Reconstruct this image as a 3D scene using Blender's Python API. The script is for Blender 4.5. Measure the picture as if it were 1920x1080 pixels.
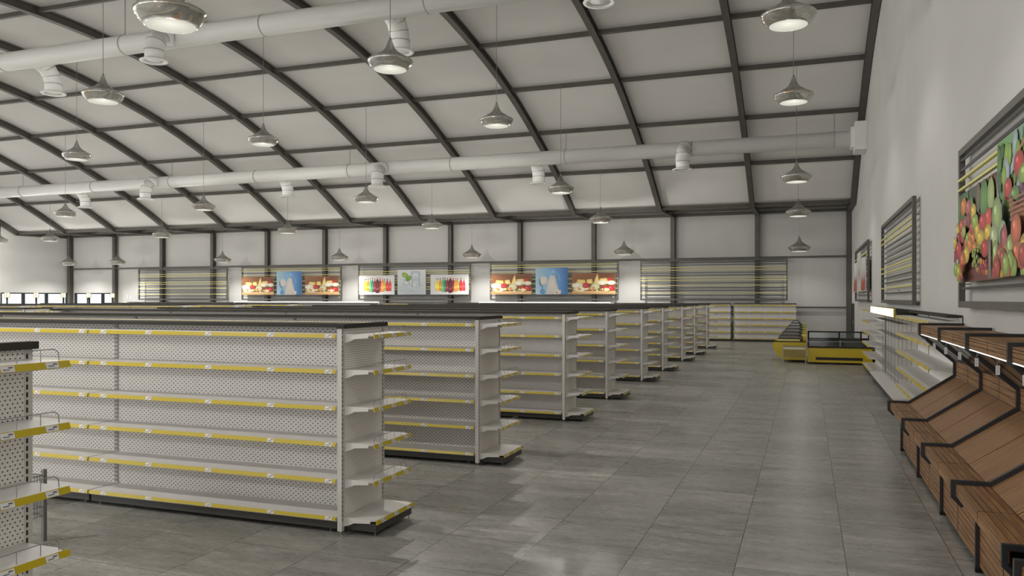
import bpy, math, random
from mathutils import Vector, Matrix
S = bpy.context.scene
for o in list(bpy.data.objects): bpy.data.objects.remove(o)
COL = S.collection
PI = math.pi

# ---------------------------------------------------------------- camera
cam_d = bpy.data.cameras.new('camera'); cam = bpy.data.objects.new('camera', cam_d); COL.objects.link(cam)
cam_d.sensor_fit = 'HORIZONTAL'; cam_d.sensor_width = 36.0
cam_d.lens = 1499.0 / 1920 * 36
cam_d.shift_y = 19.5 / 1920
cam_d.clip_start = 0.05; cam_d.clip_end = 300
cam.location = (0, 0, 2.1); cam.rotation_euler = (PI / 2, 0, math.radians(20.216))
S.camera = cam
# ---------------------------------------------------------------- world, exposure
W = bpy.data.worlds.new('world'); S.world = W; W.use_nodes = True
bg = W.node_tree.nodes['Background']; bg.inputs[0].default_value = (1.0, 0.975, 0.93, 1); bg.inputs[1].default_value = 1.75
S.view_settings.view_transform = 'Standard'; S.view_settings.look = 'None'
S.view_settings.gamma = 1.0; S.view_settings.use_curve_mapping = False
S.view_settings.exposure = 0.13
SPOT_W = 360.0      # each pendant, downward
FILL_W = 165.0      # added fill light just below each pendant, spreading to all sides
LAMP_COL = (1.0, 0.965, 0.90)

# ---------------------------------------------------------------- materials
def mat(name, col, rough=0.5, metal=0.0, emis=None, es=0.0, alpha=None, spec=None):
    m = bpy.data.materials.new(name); m.use_nodes = True
    p = m.node_tree.nodes['Principled BSDF']
    p.inputs['Base Color'].default_value = (*col, 1)
    p.inputs['Roughness'].default_value = rough; p.inputs['Metallic'].default_value = metal
    if spec is not None: p.inputs['Specular IOR Level'].default_value = spec
    if emis: p.inputs['Emission Color'].default_value = (*emis, 1); p.inputs['Emission Strength'].default_value = es
    return m
def N(m, t, **k):
    n = m.node_tree.nodes.new(t)
    for a, v in k.items(): setattr(n, a, v)
    return n
def L(m, a, b): m.node_tree.links.new(a, b)
def BS(m): return m.node_tree.nodes['Principled BSDF']
def noisy(m, c1, c2, scale=3.0, stretch=(1, 1, 1), detail=4, rough=None, coord='Object', lo=0.35, hi=0.65, bump=0):
    tc = N(m, 'ShaderNodeTexCoord'); mp = N(m, 'ShaderNodeMapping'); mp.inputs['Scale'].default_value = stretch
    nz = N(m, 'ShaderNodeTexNoise'); nz.inputs['Scale'].default_value = scale; nz.inputs['Detail'].default_value = detail
    cr = N(m, 'ShaderNodeValToRGB'); cr.color_ramp.elements[0].position = lo; cr.color_ramp.elements[1].position = hi
    cr.color_ramp.elements[0].color = (*c1, 1); cr.color_ramp.elements[1].color = (*c2, 1)
    L(m, tc.outputs[coord], mp.inputs[0]); L(m, mp.outputs[0], nz.inputs[0]); L(m, nz.outputs[0], cr.inputs[0])
    L(m, cr.outputs[0], BS(m).inputs['Base Color'])
    if bump:
        b = N(m, 'ShaderNodeBump'); b.inputs['Strength'].default_value = bump; L(m, nz.outputs[0], b.inputs['Height']); L(m, b.outputs[0], BS(m).inputs['Normal'])
    return m
WHITE = mat('white_metal', (0.60, 0.58, 0.555), 0.45)
SHELF = mat('shelf_white', (0.70, 0.68, 0.66), 0.4)
SMOOTH = mat('smooth_white_panel', (0.88, 0.87, 0.85), 0.4)
YEL = mat('yellow_rail', (0.50, 0.385, 0.006), 0.35)
YEL2 = mat('yellow_body', (0.60, 0.44, 0.004), 0.3)
TAG = mat('paper_tag', (0.72, 0.72, 0.74), 0.6)
INK = mat('ink', (0.12, 0.12, 0.14), 0.6)
CAP = mat('charcoal_cap', (0.045, 0.042, 0.037), 0.8, spec=0.15)
KICK = mat('charcoal_kick', (0.045, 0.044, 0.042), 0.4)
WIRE = mat('grey_wire', (0.28, 0.28, 0.28), 0.35, 0.6)
STEEL = noisy(mat('charcoal_steel', (0.06, 0.057, 0.05), 0.5), (0.088, 0.082, 0.073), (0.105, 0.098, 0.088), 2)
BLACK = mat('black_metal', (0.018, 0.019, 0.022), 0.35)
BLACKM = mat('black_frame', (0.006, 0.006, 0.007), 0.5)
WALL = noisy(mat('plaster', (0.6, 0.6, 0.58), 0.9), (0.575, 0.57, 0.556), (0.605, 0.60, 0.588), 0.6, bump=0.02)
CEIL = noisy(mat('ceiling_white', (0.6, 0.6, 0.58), 0.9), (0.71, 0.70, 0.685), (0.75, 0.74, 0.725), 0.5)
DUCT = noisy(mat('duct_paint', (0.6, 0.6, 0.6), 0.45), (0.76, 0.77, 0.76), (0.82, 0.82, 0.81), 2.5, (0.3, 1, 1))
DUCTL = mat('duct_seam', (0.40, 0.40, 0.39), 0.5)
MIRROR = mat('dark_mirror', (0.045, 0.045, 0.047), 0.15, 1.0)
GLOWW = mat('led_strip', (0.9, 0.9, 0.9), 0.5, emis=(1, 0.97, 0.9), es=1.1)
SIGNW = mat('sign_glow', (0.9, 0.9, 0.9), 0.5, emis=(1, 0.99, 0.93), es=1.6)
PALEY = mat('pale_yellow', (0.72, 0.66, 0.20), 0.4)
DARK = mat('vent_black', (0.012, 0.012, 0.012), 0.5)
GREYI = mat('freezer_liner', (0.10, 0.11, 0.11), 0.4)

def pegmat(name, c, px, pz, rx, rz):
    m = mat(name, c, 0.45)
    g = N(m, 'ShaderNodeTexCoord'); sp = N(m, 'ShaderNodeSeparateXYZ'); L(m, g.outputs['Object'], sp.inputs[0])
    def mm(op, a, b=None, c=None):
        n = N(m, 'ShaderNodeMath', operation=op)
        for i, v in enumerate((a, b, c)):
            if v is None: continue
            if isinstance(v, (int, float)): n.inputs[i].default_value = v
            else: L(m, v, n.inputs[i])
        return n.outputs[0]
    u = mm('ADD', sp.outputs[0], sp.outputs[1]); v = mm('DIVIDE', sp.outputs[2], pz)
    row = mm('FLOOR', v); odd = mm('MODULO', row, 2.0)
    uu = mm('ADD', mm('DIVIDE', u, px), mm('MULTIPLY', odd, 0.5))
    fu = mm('SUBTRACT', mm('FRACT', mm('ADD', uu, 400.0)), 0.5); fv = mm('SUBTRACT', mm('FRACT', v), 0.5)
    a = mm('POWER', mm('DIVIDE', mm('MULTIPLY', fu, px), rx), 2.0); b = mm('POWER', mm('DIVIDE', mm('MULTIPLY', fv, pz), rz), 2.0)
    inside = mm('LESS_THAN', mm('ADD', a, b), 1.0)
    mx = N(m, 'ShaderNodeMix', data_type='RGBA'); L(m, inside, mx.inputs[0])
    mx.inputs[6].default_value = (*c, 1); mx.inputs[7].default_value = (0.035, 0.033, 0.03, 1)
    L(m, mx.outputs[2], BS(m).inputs['Base Color'])
    return m
PEG = pegmat('perforated_panel', (0.77, 0.75, 0.73), 0.055, 0.0214, 0.0088, 0.0046)
PEGE = pegmat('perforated_end_panel', (0.9, 0.87, 0.83), 0.028, 0.0214, 0.0046, 0.0040)

def woodmat(name, along):
    m = mat(name, (0.3, 0.18, 0.1), 0.45)
    tc = N(m, 'ShaderNodeTexCoord'); mp = N(m, 'ShaderNodeMapping')
    mp.inputs['Scale'].default_value = {'y': (22, 0.8, 22), 's': (1.2, 34, 1.2)}[along]
    nz = N(m, 'ShaderNodeTexNoise'); nz.inputs['Scale'].default_value = 2.2; nz.inputs['Detail'].default_value = 7; nz.inputs['Roughness'].default_value = 0.6
    L(m, tc.outputs['Object'], mp.inputs[0]); L(m, mp.outputs[0], nz.inputs[0])
    cr = N(m, 'ShaderNodeValToRGB'); e = cr.color_ramp.elements
    e[0].position = 0.28; e[0].color = (0.10, 0.045, 0.016, 1); e[1].position = 0.74; e[1].color = (0.40, 0.215, 0.085, 1)
    x = e.new(0.5); x.color = (0.255, 0.128, 0.050, 1)
    L(m, nz.outputs[0], cr.inputs[0]); L(m, cr.outputs[0], BS(m).inputs['Base Color'])
    return m
WOODY = woodmat('wood_lengthwise', 'y'); WOODS = woodmat('wood_crosswise', 's')
WGAP = mat('wood_gap', (0.02, 0.012, 0.007), 0.7)

def glassmat(name, col, mixf, rough=0.05):
    m = bpy.data.materials.new(name); m.use_nodes = True; nt = m.node_tree
    nt.nodes.clear(); o = nt.nodes.new('ShaderNodeOutputMaterial'); mx = nt.nodes.new('ShaderNodeMixShader')
    t = nt.nodes.new('ShaderNodeBsdfTransparent'); t.inputs[0].default_value = (*col, 1)
    g = nt.nodes.new('ShaderNodeBsdfGlossy'); g.inputs['Roughness'].default_value = rough
    mx.inputs[0].default_value = mixf
    nt.links.new(t.outputs[0], mx.inputs[1]); nt.links.new(g.outputs[0], mx.inputs[2]); nt.links.new(mx.outputs[0], o.inputs[0])
    return m
GLASS = glassmat('clear_glass', (0.86, 0.9, 0.9), 0.08)
WGLASS = glassmat('tinted_window_glass', (0.76, 0.80, 0.84), 0.04)

def shademat(name, base_mix, edge_mix, cols, metal):
    # thin tinted glass: clear face on, denser towards its edges
    m = bpy.data.materials.new(name); m.use_nodes = True; nt = m.node_tree; nt.nodes.clear()
    o = nt.nodes.new('ShaderNodeOutputMaterial'); mx = nt.nodes.new('ShaderNodeMixShader')
    lw = nt.nodes.new('ShaderNodeLayerWeight'); lw.inputs['Blend'].default_value = 0.35
    mr = nt.nodes.new('ShaderNodeMapRange'); mr.inputs['To Min'].default_value = base_mix; mr.inputs['To Max'].default_value = edge_mix
    nt.links.new(lw.outputs['Facing'], mr.inputs[0]); nt.links.new(mr.outputs[0], mx.inputs[0])
    t = nt.nodes.new('ShaderNodeBsdfTransparent'); t.inputs[0].default_value = (0.9, 0.9, 0.89, 1)
    p = nt.nodes.new('ShaderNodeBsdfPrincipled'); p.inputs['Roughness'].default_value = 0.12; p.inputs['Metallic'].default_value = metal
    tc = nt.nodes.new('ShaderNodeTexCoord'); oi = nt.nodes.new('ShaderNodeObjectInfo')
    ad = nt.nodes.new('ShaderNodeVectorMath'); ad.operation = 'ADD'; mp = nt.nodes.new('ShaderNodeMapping'); mp.inputs['Scale'].default_value = (1, 1, 3.5)
    nz = nt.nodes.new('ShaderNodeTexNoise'); nz.inputs['Scale'].default_value = 2.2; nz.inputs['Detail'].default_value = 2; nz.inputs['Distortion'].default_value = 0.8
    cr = nt.nodes.new('ShaderNodeValToRGB'); e = cr.color_ramp.elements
    e[0].position = 0.30; e[0].color = (*cols[0], 1); e[1].position = 0.74; e[1].color = (*cols[1], 1)
    for q, c in zip((0.42, 0.52, 0.60, 0.66), cols[2:]): x = e.new(q); x.color = (*c, 1)
    nt.links.new(tc.outputs['Object'], mp.inputs[0]); nt.links.new(mp.outputs[0], ad.inputs[0]); nt.links.new(oi.outputs['Location'], ad.inputs[1]); nt.links.new(ad.outputs[0], nz.inputs[0])
    nt.links.new(nz.outputs[0], cr.inputs[0]); nt.links.new(cr.outputs[0], p.inputs['Base Color'])
    nt.links.new(t.outputs[0], mx.inputs[1]); nt.links.new(p.outputs[0], mx.inputs[2]); nt.links.new(mx.outputs[0], o.inputs[0])
    return m
SHADE = shademat('reflection_streak_glass', 0.72, 0.95, [(0.42, 0.42, 0.41), (0.62, 0.62, 0.60), (0.70, 0.70, 0.69), (0.52, 0.51, 0.46), (0.60, 0.59, 0.57), (0.50, 0.36, 0.22)], 0.7)  # grey and brown streaks paint the room's reflections into the bowl colour
CONE = shademat('clear_smoked_glass', 0.14, 0.85, [(0.30, 0.30, 0.29), (0.38, 0.38, 0.37)], 0.3)
DIFF = mat('lamp_diffuser', (0.0, 0.0, 0.0), 0.9, emis=(1.0, 0.98, 0.84), es=0.72, spec=0.0)
def _grad():
    tc = N(DIFF, 'ShaderNodeTexCoord'); sp = N(DIFF, 'ShaderNodeSeparateXYZ'); cb = N(DIFF, 'ShaderNodeCombineXYZ'); ln = N(DIFF, 'ShaderNodeVectorMath', operation='LENGTH'); mr = N(DIFF, 'ShaderNodeMapRange')
    L(DIFF, tc.outputs['Object'], sp.inputs[0]); L(DIFF, sp.outputs[0], cb.inputs[0]); L(DIFF, sp.outputs[1], cb.inputs[1]); L(DIFF, cb.outputs[0], ln.inputs[0]); L(DIFF, ln.outputs['Value'], mr.inputs[0])
    mr.inputs['From Min'].default_value = 0.0; mr.inputs['From Max'].default_value = 0.30; mr.inputs['To Min'].default_value = 0.92; mr.inputs['To Max'].default_value = 0.60
    L(DIFF, mr.outputs[0], BS(DIFF).inputs['Emission Strength'])
_grad()

def floormat():
    m = mat('slate_tiles', (0.15, 0.15, 0.14), 0.3)
    def mm(op, a, b=None):
        n = N(m, 'ShaderNodeMath', operation=op)
        for i, v in enumerate((a, b)):
            if v is None: continue
            if isinstance(v, (int, float)): n.inputs[i].default_value = v
            else: L(m, v, n.inputs[i])
        return n.outputs[0]
    tc = N(m, 'ShaderNodeTexCoord'); sp = N(m, 'ShaderNodeSeparateXYZ'); L(m, tc.outputs['Object'], sp.inputs[0])
    u = mm('DIVIDE', mm('ADD', sp.outputs[0], 2.985 + 82.0), 0.82); v = mm('DIVIDE', mm('ADD', sp.outputs[1], -6.47 + 82.0), 0.82)
    iu = mm('FLOOR', u); iv = mm('FLOOR', v); fu = mm('FRACT', u); fv = mm('FRACT', v)
    eu = mm('MINIMUM', fu, mm('SUBTRACT', 1.0, fu)); ev = mm('MINIMUM', fv, mm('SUBTRACT', 1.0, fv))
    grout = mm('LESS_THAN', mm('MINIMUM', eu, ev), 0.0042)
    cb = N(m, 'ShaderNodeCombineXYZ'); L(m, iu, cb.inputs[0]); L(m, iv, cb.inputs[1])
    wn = N(m, 'ShaderNodeTexWhiteNoise'); L(m, cb.outputs[0], wn.inputs[0])
    # per tile offset so each tile has its own veining
    off = N(m, 'ShaderNodeVectorMath', operation='SCALE'); L(m, wn.outputs['Color'], off.inputs[0]); off.inputs['Scale'].default_value = 30
    pos = N(m, 'ShaderNodeVectorMath', operation='ADD'); L(m, tc.outputs['Object'], pos.inputs[0]); L(m, off.outputs[0], pos.inputs[1])
    def noise(sc, st, det=5, dist=0.0):
        mp = N(m, 'ShaderNodeMapping'); mp.inputs['Scale'].default_value = st
        rot = math.radians(4); mp.inputs['Rotation'].default_value = (0, 0, rot)
        L(m, pos.outputs[0], mp.inputs[0]); n = N(m, 'ShaderNodeTexNoise'); n.inputs['Scale'].default_value = sc
        n.inputs['Detail'].default_value = det; n.inputs['Distortion'].default_value = dist; n.inputs['Roughness'].default_value = 0.62
        L(m, mp.outputs[0], n.inputs[0]); return n.outputs[0]
    n1 = noise(1.1, (1, 4.5, 1), 6, 0.6); n2 = noise(9, (1, 7, 1), 5); n3 = noise(0.9, (1, 1.6, 1), 3, 1.8); n4 = noise(120, (1, 1.6, 1), 3)
    r1 = N(m, 'ShaderNodeValToRGB'); e = r1.color_ramp.elements
    e[0].position = 0.36; e[0].color = (0.172, 0.168, 0.157, 1); e[1].position = 0.65; e[1].color = (0.37, 0.363, 0.345, 1)
    f = mm('ADD', mm('ADD', mm('MULTIPLY', n1, 0.55), mm('MULTIPLY', n2, 0.3)), mm('MULTIPLY', n4, 0.15)); L(m, f, r1.inputs[0])
    # pale veins along iso-lines
    vein = mm('SUBTRACT', 1.0, mm('MINIMUM', mm('MULTIPLY', mm('ABSOLUTE', mm('SUBTRACT', n3, 0.5)), 90.0), 1.0))
    vein = mm('MULTIPLY', vein, mm('GREATER_THAN', n1, 0.5))
    m1 = N(m, 'ShaderNodeMix', data_type='RGBA'); L(m, mm('MULTIPLY', vein, 0.55), m1.inputs[0]); L(m, r1.outputs[0], m1.inputs[6]); m1.inputs[7].default_value = (0.46, 0.455, 0.44, 1)
    br = N(m, 'ShaderNodeMix', data_type='RGBA', blend_type='MULTIPLY'); br.inputs[0].default_value = 1
    tv = mm('ADD', 0.88, mm('MULTIPLY', wn.outputs['Value'], 0.24)); cc = N(m, 'ShaderNodeCombineXYZ')
    for i in range(3): L(m, tv, cc.inputs[i])
    L(m, m1.outputs[2], br.inputs[6]); L(m, cc.outputs[0], br.inputs[7])
    m2 = N(m, 'ShaderNodeMix', data_type='RGBA'); L(m, grout, m2.inputs[0]); L(m, br.outputs[2], m2.inputs[6]); m2.inputs[7].default_value = (0.055, 0.053, 0.048, 1)
    L(m, m2.outputs[2], BS(m).inputs['Base Color'])
    rr = mm('ADD', 0.18, mm('MULTIPLY', n2, 0.22)); L(m, rr, BS(m).inputs['Roughness'])
    b = N(m, 'ShaderNodeBump'); b.inputs['Strength'].default_value = 0.12; b.inputs['Distance'].default_value = 0.01; L(m, f, b.inputs['Height']); L(m, b.outputs[0], BS(m).inputs['Normal'])
    BS(m).inputs['Specular IOR Level'].default_value = 0.5
    return m
FLOOR = floormat()
def artmat():
    m = mat('printed_picture', (1, 1, 1), 0.45); a = N(m, 'ShaderNodeVertexColor'); a.layer_name = 'print'
    L(m, a.outputs[0], BS(m).inputs['Base Color']); return m
ART = artmat()

# ---------------------------------------------------------------- mesh builder
class MB:
    def __init__(s): s.v = []; s.f = []; s.m = []; s.mats = []; s.smooth = []
    def mi(s, m):
        if m not in s.mats: s.mats.append(m)
        return s.mats.index(m)
    def add(s, vs, fs, m, sm=False):
        b = len(s.v); s.v += [tuple(v) for v in vs]; i = s.mi(m)
        for f in fs: s.f.append([b + k for k in f]); s.m.append(i); s.smooth.append(sm)
    def box(s, x0, x1, y0, y1, z0, z1, m):
        vs = [(x0, y0, z0), (x1, y0, z0), (x1, y1, z0), (x0, y1, z0), (x0, y0, z1), (x1, y0, z1), (x1, y1, z1), (x0, y1, z1)]
        s.add(vs, [(0, 3, 2, 1), (4, 5, 6, 7), (0, 1, 5, 4), (1, 2, 6, 5), (2, 3, 7, 6), (3, 0, 4, 7)], m)
    def prism(s, poly, axis, a0, a1, m):
        # poly of 2-tuples in the other two axes, extruded along axis
        def P(p, a):
            return {'x': (a, p[0], p[1]), 'y': (p[0], a, p[1]), 'z': (p[0], p[1], a)}[axis]
        n = len(poly); vs = [P(p, a0) for p in poly] + [P(p, a1) for p in poly]
        fs = [tuple(range(n - 1, -1, -1)), tuple(range(n, 2 * n))] + [(i, (i + 1) % n, n + (i + 1) % n, n + i) for i in range(n)]
        s.add(vs, fs, m)
    def obox(s, c, ux, uy, uz, m):
        # oriented box: centre and three half-axis vectors
        c = Vector(c); ux, uy, uz = Vector(ux), Vector(uy), Vector(uz)
        vs = [c - ux - uy - uz, c + ux - uy - uz, c + ux + uy - uz, c - ux + uy - uz, c - ux - uy + uz, c + ux - uy + uz, c + ux + uy + uz, c - ux + uy + uz]
        s.add(vs, [(0, 3, 2, 1), (4, 5, 6, 7), (0, 1, 5, 4), (1, 2, 6, 5), (2, 3, 7, 6), (3, 0, 4, 7)], m)
    def tube(s, pts, r, m, n=6, caps=True):
        pts = [Vector(p) for p in pts]; rings = []
        rs = r if isinstance(r, (list, tuple)) else [r] * len(pts)
        up = Vector((0.13, 0.29, 0.95))
        for i, p in enumerate(pts):
            d = (pts[min(i + 1, len(pts) - 1)] - pts[max(i - 1, 0)]).normalized()
            u = up if abs(d.dot(up)) < 0.95 else Vector((1, 0.2, 0))
            a = d.cross(u).normalized(); b = d.cross(a).normalized()
            rings.append([p + (a * math.cos(2 * PI * k / n) + b * math.sin(2 * PI * k / n)) * rs[i] for k in range(n)])
        vs = [v for q in rings for v in q]; fs = []
        for i in range(len(pts) - 1):
            for k in range(n): fs.append((i * n + k, i * n + (k + 1) % n, (i + 1) * n + (k + 1) % n, (i + 1) * n + k))
        if caps: fs.append(tuple(range(n - 1, -1, -1))); fs.append(tuple(len(vs) - n + k for k in range(n)))
        s.add(vs, fs, m, n > 6)
    def lathe(s, prof, m, n=24, c=(0, 0, 0), closed=False):
        vs = []; fs = []
        for (r, z) in prof:
            for k in range(n): vs.append((c[0] + r * math.cos(2 * PI * k / n), c[1] + r * math.sin(2 * PI * k / n), c[2] + z))
        for i in range(len(prof) - 1):
            for k in range(n): fs.append((i * n + k, i * n + (k + 1) % n, (i + 1) * n + (k + 1) % n, (i + 1) * n + k))
        if closed: fs.append(tuple(range(n - 1, -1, -1))); fs.append(tuple((len(prof) - 1) * n + k for k in range(n)))
        s.add(vs, fs, m, True)
    def mesh(s, name):
        me = bpy.data.meshes.new(name); me.from_pydata(s.v, [], s.f)
        for m in s.mats: me.materials.append(m)
        for p, i, sm in zip(me.polygons, s.m, s.smooth): p.material_index = i; p.use_smooth = sm
        me.update(); return me
    def build(s, name, parent=None, label=None, cat=None, group=None, loc=None):
        o = bpy.data.objects.new(name, s.mesh(name)); COL.objects.link(o)
        if parent: o.parent = parent
        if loc: o.location = loc
        tagp(o, label, cat, group); return o
def tagp(o, label=None, cat=None, group=None, kind=None):
    if label: o['label'] = label
    if cat: o['category'] = cat
    if group: o['group'] = group
    if kind: o['kind'] = kind
    return o
def thing(name, label, cat, loc=(0, 0, 0), rz=0, group=None):
    o = bpy.data.objects.new(name, None); COL.objects.link(o); o.location = loc; o.rotation_euler = (0, 0, rz); o.empty_display_size = 0.2
    return tagp(o, label, cat, group)
KIDS = {}
def part(mb, name, parent, label=None):
    o = mb.build(name, parent, label); KIDS.setdefault(parent.name, []).append(o); return o
def copy_tree(o, loc, rz, label, group=None):
    r = o.copy(); COL.objects.link(r); r.location = loc; r.rotation_euler = (0, 0, rz)
    if label: r['label'] = label
    if group: r['group'] = group
    for c in KIDS.get(o.name, []):
        d = c.copy(); COL.objects.link(d); d.parent = r
        for g in KIDS.get(c.name, []):
            e = g.copy(); COL.objects.link(e); e.parent = d
    return r
def struct(mb, name, label=None):
    o = mb.build(name); o['kind'] = 'structure'
    if label: o['label'] = label
    return o
def ordn(n): return ['first', 'second', 'third', 'fourth', 'fifth', 'sixth', 'seventh', 'eighth', 'ninth', 'tenth', 'eleventh', 'twelfth', 'thirteenth', 'fourteenth'][n]

# ================================================================ BUILDING
XL, XR, YF, YN, YC = -48.0, 2.02, 41.55, -4.05, 18.75
base_nodes = [(18.75, 11.13), (22.0, 11.0), (25.25, 10.55), (28.45, 9.83), (31.5, 8.8), (34.54, 7.56), (37.35, 6.15)]
nodes = [(2 * YC - y, z) for y, z in base_nodes[:0:-1]] + base_nodes
def crom(P, n=4):
    out = []
    for i in range(len(P) - 1):
        p0 = P[max(i - 1, 0)]; p1 = P[i]; p2 = P[i + 1]; p3 = P[min(i + 2, len(P) - 1)]
        for k in range(n):
            t = k / n
            out.append(tuple(0.5 * ((2 * p1[j]) + (-p0[j] + p2[j]) * t + (2 * p0[j] - 5 * p1[j] + 4 * p2[j] - p3[j]) * t * t + (-p0[j] + 3 * p1[j] - 3 * p2[j] + p3[j]) * t ** 3) for j in (0, 1)))
    out.append(P[-1]); return out
arc = crom(nodes, 3)
def offs(P, d):
    out = []
    for i, p in enumerate(P):
        a = P[max(i - 1, 0)]; b = P[min(i + 1, len(P) - 1)]
        tx, tz = b[0] - a[0], b[1] - a[1]; l = math.hypot(tx, tz); out.append((p[0] - tz / l * d, p[1] + tx / l * d))
    return out
ribpath = [(2 * YC - 41.2, 6.23)] + arc + [(41.2, 6.23)]
deckpath = offs(arc, 0.31)
deckpath = [(YN - 0.3, 6.42), (2 * YC - 37.42, 6.45)] + [p for p in deckpath if abs(p[0] - YC) < 18.4] + [(37.42, 6.45), (YF + 0.3, 6.52)]

fl = MB(); fl.box(XL - 0.3, XR + 0.3, YN - 0.3, YF + 0.3, -0.2, 0, FLOOR); struct(fl, 'floor')
ce = MB()
for a, b in zip(deckpath[:-1], deckpath[1:]):
    ce.prism([a, b, (b[0], b[1] + 0.12), (a[0], a[1] + 0.12)], 'x', XL - 0.3, XR + 0.3, CEIL)
struct(ce, 'ceiling')
gab = [(y, z + 0.05) for y, z in deckpath]
wr = MB(); wr.prism([(YN - 0.3, 0)] + gab + [(YF + 0.3, 0)], 'x', XR, XR + 0.2, WALL); struct(wr, 'wall_right')
wl = MB()
def zdeck(y):
    for a, b in zip(gab[:-1], gab[1:]):
        if a[0] <= y <= b[0]: return a[1] + (b[1] - a[1]) * (y - a[0]) / (b[0] - a[0])
wl.box(XL - 0.2, XL, 30.0, 36.4, 0, 7.0, WALL)
wl.prism([(YN, 6.0)] + [p for p in gab if YN < p[0] < 36.4] + [(36.4, zdeck(36.4)), (36.4, 6.0)], 'x', XL - 0.2, XL, WALL)
for k in range(7): wl.box(XL - 0.2, XL, YN + k * 5.6, YN + k * 5.6 + 0.3, 0, 6.0, WALL)  # out-of-view bays between these posts are opened to the sky for daylight
wl.prism([(36.4, 2.47), (36.4, zdeck(36.4))] + [p for p in gab if 36.4 < p[0] < 41.3] + [(41.3, zdeck(41.3)), (41.3, 2.47)], 'x', XL - 0.2, XL, WALL)
wl.box(XL - 0.2, XL, 41.3, YF + 0.3, 0, 6.5, WALL)
struct(wl, 'wall_left')
wf = MB()
wf.box(-43.9, XR + 0.2, YF, YF + 0.2, 0, 6.55, WALL); wf.box(-47.6, -43.9, YF, YF + 0.2, 2.47, 6.55, WALL); wf.box(XL - 0.2, -47.6, YF, YF + 0.2, 0, 6.55, WALL)
struct(wf, 'wall_far')
wn_ = MB(); wn_.box(XL - 0.2, XR + 0.2, YN - 0.2, YN, 0, 0.3, WALL); wn_.box(XL - 0.2, XR + 0.2, YN - 0.2, YN, 6.2, 6.6, WALL)
for k in range(13):
    xx = XR + 0.2 - 0.8 - k * 4.09; wn_.box(xx, xx + 0.3, YN - 0.2, YN, 0.3, 6.2, WALL)
struct(wn_, 'wall_near')   # unseen side behind the camera, left open to let in soft daylight
# windows
def window(n, axis, a0, a1, zt=2.47):
    f = MB(); t = 0.075
    if axis == 'x':   # in the left wall, spans y
        X0, X1 = XL - 0.12, XL + 0.03
        f.box(X0, X1, a0, a0 + t, 0, zt, BLACKM); f.box(X0, X1, a1 - t, a1, 0, zt, BLACKM); f.box(X0, X1, a0 + t, a1 - t, zt - 0.07, zt, BLACKM); f.box(X0, X1, a0 + t, a1 - t, 0, 0.1, BLACKM)
        g = MB(); g.box(XL - 0.06, XL - 0.05, a0 + t, a1 - t, 0.1, zt - 0.07, WGLASS)
    else:
        f.box(a0, a0 + t, YF - 0.03, YF + 0.12, 0, zt, BLACKM); f.box(a1 - t, a1, YF - 0.03, YF + 0.12, 0, zt, BLACKM); f.box(a0 + t, a1 - t, YF - 0.03, YF + 0.12, zt - 0.07, zt, BLACKM); f.box(a0 + t, a1 - t, YF - 0.03, YF + 0.12, 0, 0.1, BLACKM)
        g = MB(); g.box(a0 + t, a1 - t, YF + 0.05, YF + 0.06, 0.1, zt - 0.07, WGLASS)
    o = struct(f, 'window_%d' % n); p = g.build('pane', o)
for i, (a, b) in enumerate([(36.4, 38.0), (38.0, 39.7), (39.7, 41.3)]): window(i + 1, 'x', a, b)
for i, (a, b) in enumerate([(-47.6, -46.4), (-46.4, -45.1), (-45.1, -43.9)]): window(i + 4, 'y', a, b)
# ground outside the glazing
# columns and ribs
cols = [1.79, -2.39, -6.53, -10.69, -14.86, -19.04, -23.2, -27.35, -31.52, -35.69, -39.8, -43.86, -47.9]
for k, x0 in enumerate(cols):
    b = MB(); w = 0.21; x1 = x0 + w; xm = (x0 + x1) / 2
    inn = ribpath; out = offs(ribpath, 0.27); mid1 = offs(ribpath, 0.025); mid2 = offs(ribpath, 0.245)
    for i in range(len(inn) - 1):
        b.prism([inn[i], inn[i + 1], mid1[i + 1], mid1[i]], 'x', x0, x1, STEEL)
        b.prism([mid1[i], mid1[i + 1], mid2[i + 1], mid2[i]], 'x', xm - 0.012, xm + 0.012, STEEL)
        b.prism([mid2[i], mid2[i + 1], out[i + 1], out[i]], 'x', x0, x1, STEEL)
    for (ya, yb, yc, yd) in ((41.2, 41.225, 41.475, 41.5), (YN + 0.35, YN + 0.325, YN + 0.075, YN + 0.05)):
        b.box(x0, x1, min(ya, yb), max(ya, yb), 0, 6.45, STEEL); b.box(x0, x1, min(yc, yd), max(yc, yd), 0, 6.45, STEEL); b.box(xm - 0.012, xm + 0.012, min(yb, yc), max(yb, yc), 0, 6.45, STEEL)
    struct(b, 'trim_%d' % (k + 1), 'charcoal steel portal frame of column and curved rib')
n = len(cols) + 1
for i, (y, z) in enumerate(nodes):
    if not (0 < i): pass
    j = min(range(len(arc)), key=lambda q: abs(arc[q][0] - y)); a = arc[max(j - 1, 0)]; c = arc[min(j + 1, len(arc) - 1)]
    t = Vector((0, c[0] - a[0], c[1] - a[1])).normalized(); nn = Vector((0, -t.z, t.y))
    b = MB(); b.obox(Vector(((XL + XR) / 2, y, z)) + nn * 0.17, ((XR - XL) / 2 - 0.01, 0, 0), t * 0.055, nn * 0.07, STEEL)
    struct(b, 'trim_%d' % n, 'charcoal steel roof purlin'); n += 1
for (y, z) in ((39.4, 6.33), (41.38, 6.34)):
    b = MB(); b.box(XL + 0.01, XR - 0.01, y - 0.06, y + 0.06, z - 0.06, z + 0.08, STEEL); struct(b, 'trim_%d' % n, 'charcoal eave beam'); n += 1
b = MB()
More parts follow.
